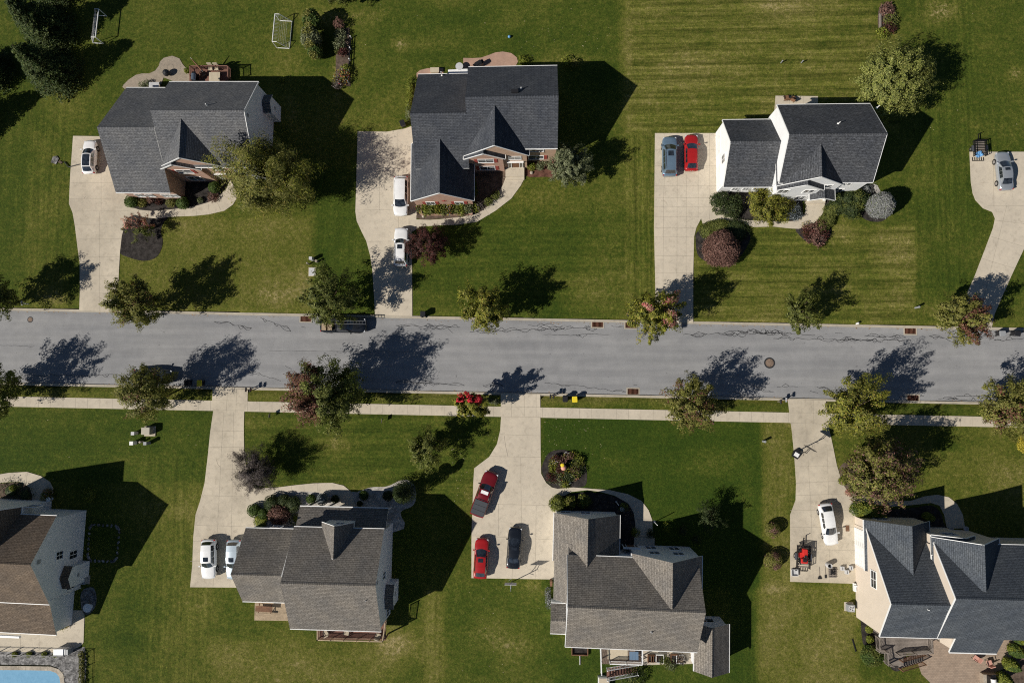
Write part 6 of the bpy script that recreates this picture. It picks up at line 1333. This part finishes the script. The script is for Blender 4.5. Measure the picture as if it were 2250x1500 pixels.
x,y=W(2182,1492,1); t=thing('outdoor_counter','stone barbecue counter at the bottom edge of the paver patio','counter',(x,y,0)); k=MB(); k.box(-1.0,1.0,-3,.5,0,.85); k.out('counter_base','paver2',t); k=MB(); k.box(-1.05,-.5,-3,.55,.85,.92); k.box(.5,1.05,-3,.55,.85,.92); k.box(-.495,.495,.2,.55,.85,.92); k.out('counter_top','stone',t)
# kettle fire bowl on the round patio
x,y=W(365,160,.6); t=thing('fire_pit','black domed fire bowl on the round patio','fire pit',(x,y,.05)); k=MB(); r=.48; k.lathe((0,0,.35),[(.1,-.15),(.4,-.02),(r,.15),(r*.9,.38),(r*.55,.55),(.03,.62)],20); k.out('bowl','black',t,smooth=True); k=MB(); k.tube((0,0,.96),(0,0,1.05),.04); k.out('lid_knob','steel',t)
for i in range(3): a=i*2.1; k=MB(); k.tube((.35*cos(a),.35*sin(a),0),(.2*cos(a),.2*sin(a),.3),.025); k.out('leg','blackmetal',t)
x,y=W(440,148,1.6); t=thing('closed_parasol','folded cream parasol leaning over the red deck railing','parasol',(x,y,1.0)); k=MB(); k.tube((.4,-.7,0),(-.5,.5,2.3),.025); k.out('pole','white',t); k=MB(); k.tube((.15,-.35,.65),(-.5,.5,2.25),.12,.04,10); k.out('canopy',plain('canopy_brown',(.3,.15,.09),.9),t)
# things behind house 2
x,y=W(1009,145,.9); t=thing('hot_tub_cover_table','round white patio table behind the slate roofed house','table',(x,y,.05)); t.name='round_table'; k=MB(); k.lathe((0,0,.7),[(.02,0),(.52,0),(.52,.05),(.02,.06)],24); k.out('table_top','ltgrey',t); k=MB(); k.lathe((0,0,0),[(.35,0),(.3,.05),(.05,.1),(.05,.69)],12); k.out('pedestal','steel',t)
x,y=W(1006,157,1.0); t=thing('lounge_box','long white and blue covered lounge against the slate roofed house','lounge',(x,y,.05),rad(2)); rbox('base',-1.35,1.35,-.45,.45,0,.7,'white',t,.1); k=MB(); k.box(-1.3,1.3,-.42,.0,.705,.74); k.out('blue_cushion',plain('pale_blue_cloth',(.35,.5,.62),.8),t)
x,y=W(955,154,.6); t=thing('storage_bench','tan storage bench behind the slate roofed garage','bench',(x,y,.045)); rbox('base',-.55,.55,-.3,.3,0,.55,'tan',t); k=MB(); k.box(-.6,.6,-.33,.33,.55,.6); k.out('bench_lid','tan',t)
grill(1051,138,'black covered grill on the red paver patio',.05,-60,'black')
# raised bed rail
x,y=W(767,130,.5); t=thing('bed_fence','low black and white rail along the narrow flower bed','fence',(x,y,0),rad(-2)); k=MB(); k.box(-.04,.04,-3.2,3.2,.42,.5); k.box(-.04,.04,-3.2,3.2,.1,.18); k.out('rail','blackmetal',t)
for i in range(5): k=MB(); k.box(-.06,.06,-3.2+i*1.6-.06,-3.2+i*1.6+.06,0,.65); k.out('post','white',t)
x,y=W(1935,45,.3); t=thing('raised_bed_frame','pale timber edge of the garden plot at the top right','bed frame',(x,y,0),rad(-2)); k=MB(); k.box(-.1,.1,-1,1,0,.3); k.out('side_board','greywood',t); k=MB(); k.box(.105,1.0,.85,1,0,.3); k.out('end_board','greywood',t)
for i,(px,py,lb) in enumerate(((1720,133,'small grey solar post on the mown lawn, left one'),(1765,133,'small dark solar post on the mown lawn, right one'))): ped(px,py,lb,.07,.7,'grey',name='garden_light',group='small posts on the mown lawn')
# playground swing frame shadow item skipped; driveway 7 clutter
x,y=W(1824,1243,.9); t=thing('barrel','grey open topped barrel on the driveway beside the pallet rack','barrel',(x,y,.055)); k=MB(); k.lathe((0,0,0),[(.3,0),(.33,.4),(.3,.85),(.26,.85),(.26,.3)],20); k.out('drum','ltgrey',t); k=MB(); k.lathe((0,0,.3),[(.26,0),(.01,.01)],16); k.out('barrel_content','black',t)
x,y=W(1830,1258,.3); t=thing('pallet','dark pallet with tools beside the grey barrel','pallet',(x,y,.055)); k=MB()
for i in range(6): k.box(-.5,.5,-.6+i*.22,-.47+i*.22,.12,.15)
for xx in(-.45,0,.4): k.box(xx,xx+.08,-.6,.65,0,.118)
k.out('slats','greywood',t)
k=MB(); rt=random.Random(3); [k.cbox(rt.uniform(-.4,.4),rt.uniform(-.1,.5),.25,rt.uniform(.1,.4),.08,.16,0,rt.uniform(0,3)) for i in range(8)]; o=k.out('tool_pile','black'); o.location=(x,y,.06); tag(o,'pile of dark tools lying on the pallet','tools')
for i,(px,py,a) in enumerate(((1851,1248,20),(1861,1256,0),(1870,1247,-25))):
    x,y=W(px,py,.3); k=MB(); k.box(-.2,-.06,-.25,.25,0,.4); k.box(.06,.2,-.25,.25,0,.4); k.box(-.055,.055,-.25,-.15,.05,.35); k.box(-.055,.055,.15,.25,.05,.35); tag(k.out('concrete_block','ltgrey',loc=(x,y,.055)),('left white block of the three on the driveway','front white block of the three on the driveway','right white block of the three on the driveway')[i],'block','white blocks on the driveway'); D.objects[-1] if False else None
k=MB(); x,y=W(1746,1257,.2); k.box(-.35,.35,-.4,.4,0,.06); k.box(-.35,.35,.36,.42,.06,.3); k.box(-.35,.35,-.42,-.36,.06,.3); k.box(-.42,-.36,-.42,.42,.0,.3); k.box(.36,.42,-.42,.42,0,.3); tag(k.out('plastic_tray','ltgrey',loc=(x,y,.055)),'pale square tray at the corner of the driveway below the mower trailer','tray')
def broom(px,py,label,l=1.3,w=.5,rz=0):
    x,y=W(px,py,.1); t=thing('broom',label,'broom',(x,y,.06),rad(rz),'brooms lying on the driveway'); k=MB(); k.tube((0,.1,.05),(0,l,.05),.018,n=6); k.out('broom_handle','greywood',t); k=MB(); k.poly([(-.1,.1),(.1,.1),(w/2,-.3),(-w/2,-.3)],0,.09); k.out('bristles','black',t)
broom(1801,1266,'wide broom lying on the driveway left of the pallet',1.2,.5,0); broom(1814,1264,'narrow broom lying on the driveway next to the pallet',1.3,.22,2)
k=MB(); x,y=W(1862,1160,.06); k.cbox(0,0,.03,.45,.75,.04); tag(k.out('doormat_panel','brownwood',loc=(x,y,.04)),'small brown panel on the driveway right of the white hatchback','panel')
k=MB(); x,y=W(1879,1290,.4); k.box(-.12,.12,-.5,.5,0,.5); k.box(-.2,.2,.1,.3,.5,.6); tag(k.out('gas_meter','white',loc=(x,y,0)),'small white gas meter on the cream wall','meter')
k=MB(); x,y=W(1877,1417,.1); k.cbox(0,0,.05,.12,1.6,.1,0,.25); tag(k.out('downspout_extension','black',loc=(x,y,0)),'dark drain hose lying on the lawn by the cream house','pipe')
# hose like patches beside first driveway
x,y=W(120,351,.15); t=thing('ground_cover_lid','grey stone slab and hose at the grass left of the first driveway','slab',(x,y,0),rad(-15)); t.name='stone_slab'; k=MB(); k.poly([(-.45,-.5),(.35,-.55),(.5,.3),(.1,.6),(-.4,.4)],0,.12); k.out('slab','greystone',t); k=MB(); k.poly([(.5,-.2),(1.0,-.35),(1.2,-.05),(.7,.1)],0,.1); k.out('small_slab','brownmulch',t)
# down pipe in the driveway 1 edge (black drain)
k=MB(); P=[W(143,356),W(152,368),W(175,362)]; 
for a,b_ in zip(P,P[1:]): k.tube((*a,.12),(*b_,.14),.07)
tag(k.out('drain_pipe','black'),'black drain pipe bent onto the first driveway by the white hatchback','pipe')
# pool fence (black metal) and extras
x,y=W(180,1434); t=thing('pool_fence','thin black metal fence round the pool','fence',(0,0,0))
pp=WP([(-60,1429),(60,1432),(185,1435),(181,1560)]); 
for a,b_ in zip(pp,pp[1:]):
    L=math.hypot(b_[0]-a[0],b_[1]-a[1]); ang=math.atan2(b_[1]-a[1],b_[0]-a[0]); k=MB()
    for z in(.1,1.05,1.2): k.cbox((a[0]+b_[0])/2,(a[1]+b_[1])/2,z,L,.03,.03,0,ang)
    for i in range(int(L/.9)): f=i*.9/L; k.cbox(a[0]+(b_[0]-a[0])*f,a[1]+(b_[1]-a[1])*f,.62,.018,.018,1.2,0,ang)
    k.out('fence_panel','blackmetal',t); n=max(1,round(L/2.0))
    for i in range(n): f=i/n; k=MB(); k.cbox(a[0]+(b_[0]-a[0])*f,a[1]+(b_[1]-a[1])*f,.65,.06,.06,1.3,0,ang); k.out('post','blackmetal',t)
x,y=W(135,1432,.9); t=thing('deck_box','white and grey deck storage box beside the pool fence','storage box',(x,y,.05),rad(2)); rbox('box_body',-.95,.6,-.4,.4,0,.9,'ltgrey',t,.08); k=MB(); k.box(-1.0,.3,-.42,.42,.905,.98); k.out('box_lid','white',t); k=MB(); k.box(.65,.95,-.35,.35,0,1.0); k.out('side_bin','grey',t)
x,y=W(191,1335.5,.8); t=thing('round_table','round white table at the edge of the house shade by the patio','table',(x,y,0)); k=MB(); k.lathe((0,0,.7),[(.02,0),(.56,0),(.56,.05),(.02,.06)],24); k.out('table_top','white',t); k=MB(); k.lathe((0,0,0),[(.35,0),(.3,.05),(.05,.1),(.05,.69)],12); k.out('pedestal','white',t)
shrub(2256,974,1.15,1.0,'golden yellow shrub cut by the right edge below the sidewalk','gold',399,n=1500,loose=.25,leaf=.15)
x,y=W(105,1097,.8); t=thing('round_table','round white table in the shade by the front path of the brown roofed house','table',(x,y,0)); k=MB(); k.lathe((0,0,.7),[(.02,0),(.3,0),(.3,.05),(.02,.06)],20); k.out('table_top','white',t); k=MB(); k.lathe((0,0,0),[(.2,0),(.18,.05),(.04,.1),(.04,.69)],12); k.out('pedestal','white',t)
x,y=W(152,1364,0); t=thing('patio_pole','leaning grey pole standing on the patio by the brown roof','pole',(x,y,.05)); k=MB(); k.tube((0,0,0),(-.05,0,2.6),.06); k.out('shaft','ltgrey',t); k=MB(); k.lathe((0,0,0),[(.3,0),(.28,.06),(.07,.1)],12); k.out('foot','grey',t)
for i,(px,py,p,lb) in enumerate(((139,1362,'pink','flower pot with orange flowers on the patio'),(131,1369,'scarlet','flower pot with red flowers on the patio'),(136,1379,'lime','potted green plant on the patio nearest the pool'),(144,1376,'lime','potted green plant beside the other on the patio'))):
    x,y=W(px,py,.5); t=thing('flower_pot',lb,'flower pot',(x,y,.055),0,'flower pots on the patio'); k=MB(); k.lathe((0,0,0),[(.16,0),(.24,.38),(.2,.38),(.18,.3),(.01,.3)],12); k.out('pot','brownwood',t)
    rs=np.random.RandomState(i); P=rs.normal(size=(90,3))*np.array([.17,.17,.1])+np.array([0,0,.5]); leafmesh('plant',P,rs.normal(size=(90,3))+np.array([0,0,1]),rs.uniform(.08,.16,90),rcol(rs,p,90),t,rs=rs)
# balcony planters on the patio of the large house
for i,(px,py,lb) in enumerate(((1430,1447,'empty brown planter box left of the first open one on the small patio'),(1437.5,1447,'brown planter box second from the left on the small patio'),(1450,1447,'white edged planter box in the middle left of the small patio'),(1483,1447,'dark planter box right of the green plants on the small patio'),(1495,1448,'white edged planter box at the right of the small patio'))):
    x,y=W(px,py,.5); t=thing('planter_box',lb,'planter',(x,y,.05),rad(-2),'planter boxes on the small patio'); w,l=(.36,.42) if i in(0,1) else (.5,.5)
    k=MB(); k.box(-w,w,-l,-l+.06,0,.45);k.box(-w,w,l-.06,l,0,.45);k.box(-w,-w+.06,-l+.061,l-.061,0,.45);k.box(w-.06,w,-l+.061,l-.061,0,.45); k.out('frame','white' if i in(2,4) else 'brownwood',t); k=MB(); k.box(-w+.061,w-.061,-l+.061,l-.061,0,.33); k.out('soil',('deckwood' if i==4 else 'mulch'),t)
table(1393,1440,1.1,1.0,'pale blue folding table on the white railed deck','slateblue',z=2.2); 
x,y=W(1357,1432,2.25); k=MB(); k.box(-1.25,1.25,-.85,.85,0,.02); tag(k.out('outdoor_rug','tan',loc=(x,y,2.215)),'tan outdoor rug on the white railed deck','rug')
x,y=W(1274,1430,.2); t=thing('window_well','brown window well box behind the large taupe house','window well',(x,y,0),rad(-1)); k=MB(); k.box(-1.05,1.05,-.5,-.42,0,.35); k.box(-1.05,-.97,-.415,.9,0,.35); k.box(.97,1.05,-.415,.9,0,.35); k.out('frame','brownwood',t); k=MB(); k.box(-.96,.96,-.41,.9,-.02,.06); k.out('well_floor','mulch',t)
k=MB(); x,y=W(1274,1449,.1); k.box(-.05,.05,-.6,.6,0,.12); tag(k.out('drain_spout','ltgrey',loc=(x,y,0)),'short white drain spout on the lawn below the window well','pipe')
x,y=W(1327,1498,.6); t=thing('garden_shed_box','brown topped box at the bottom edge near the deck stairs','box',(x,y,0)); t.name='garden_box'; k=MB(); k.box(-.7,.7,-.8,.6,0,.7); k.out('box_body','white',t); k=MB(); k.box(-.62,.62,-.72,.52,.7,.76); k.out('box_lid','tan',t)
for i,(px,py,lb) in enumerate(((1204,1305,'white flowering clump against the left wall of the large taupe house, upper one'),(1205,1322,'white flowering clump against the left wall of the large taupe house, lower one'))): shrub(px,py,.5,.4,lb,'silver',390+i,n=260,loose=.4,rx=.4,ry=.9)
k=MB(); x,y=W(1211,1281,1); k.box(-.15,.15,-.3,.3,0,1.2); tag(k.out('meter_box','brownwood',loc=(x,y,0)),'small brown meter box left of the large taupe house','meter')
def lamp(px,py,label,h=2.0):
    x,y=W(px,py,0); t=thing('flag_post',label,'post',(x,y,0)); k=MB(); k.tube((0,0,0),(0,0,h),.05); k.out('shaft','white',t); k=MB(); k.lathe((0,0,0),[(.2,0),(.06,.08)],10); k.out('foot','grey',t)
lamp(1354,1102,'white post in the shaded bed left of the curved walkway',2.6); lamp(1438,1146,'white post at the right side of the front walkway in the shade',2.2)
for i,(px,py,r,lb) in enumerate(((1367,1118,.28,'round stone urn in the shaded bed inside the walkway curve'),(2123,1161,.3,'round pot in the house shade at the right of the front walkway'),(2090,1162,.26,'smaller round pot in the house shade by the front walkway'))):
    x,y=W(px,py,.5); k=MB(); k.lathe((0,0,0),[(r*.6,0),(r,.4),(r,.5),(r*.8,.5),(r*.78,.35),(.01,.35)],16); tag(k.out('garden_urn','ltgrey',loc=(x,y,.07)),lb,'urn')
# ================================================================ LIGHT, SKY, CAMERA
w=D.worlds.new('World'); SC.world=w; w.use_nodes=True; nt=w.node_tree; nt.nodes.clear()
o=N(nt,'ShaderNodeOutputWorld'); bg=N(nt,'ShaderNodeBackground'); sk=N(nt,'ShaderNodeTexSky',sky_type='NISHITA'); sk.sun_disc=False
EL,AZ=rad(38.0),rad(26.5)
sk.sun_elevation=EL; sk.air_density=.7; sk.dust_density=.0; sk.ozone_density=1.5
sd=Vector((-cos(AZ)*cos(EL),-sin(AZ)*cos(EL),sin(EL)))
sk.sun_rotation=math.atan2(sd.x,sd.y)
nt.links.new(sk.outputs[0],bg.inputs[0]); bg.inputs[1].default_value=.05; nt.links.new(bg.outputs[0],o.inputs[0])
l=D.lights.new('sun','SUN'); l.energy=5.0; l.angle=rad(.53); l.color=(1,.945,.86); lo=D.objects.new('sun',l); COL.objects.link(lo); lo.rotation_euler=sd.to_track_quat('Z','Y').to_euler(); lo.location=(0,0,60)
c=D.cameras.new('camera'); c.sensor_width=36; c.lens=36*F/2250; c.clip_end=8000; c.clip_start=.5; co=D.objects.new('camera',c); COL.objects.link(co)
co.matrix_world=Matrix.Translation((0,0,CH))@RM.to_4x4(); SC.camera=co
SC.view_settings.view_transform='Standard'; SC.view_settings.look='None'; SC.view_settings.gamma=1; SC.view_settings.use_curve_mapping=False; SC.view_settings.exposure=.08
SC.cycles.max_bounces=6; SC.cycles.diffuse_bounces=3; SC.cycles.use_denoising=False; SC.cycles.filter_width=1.1
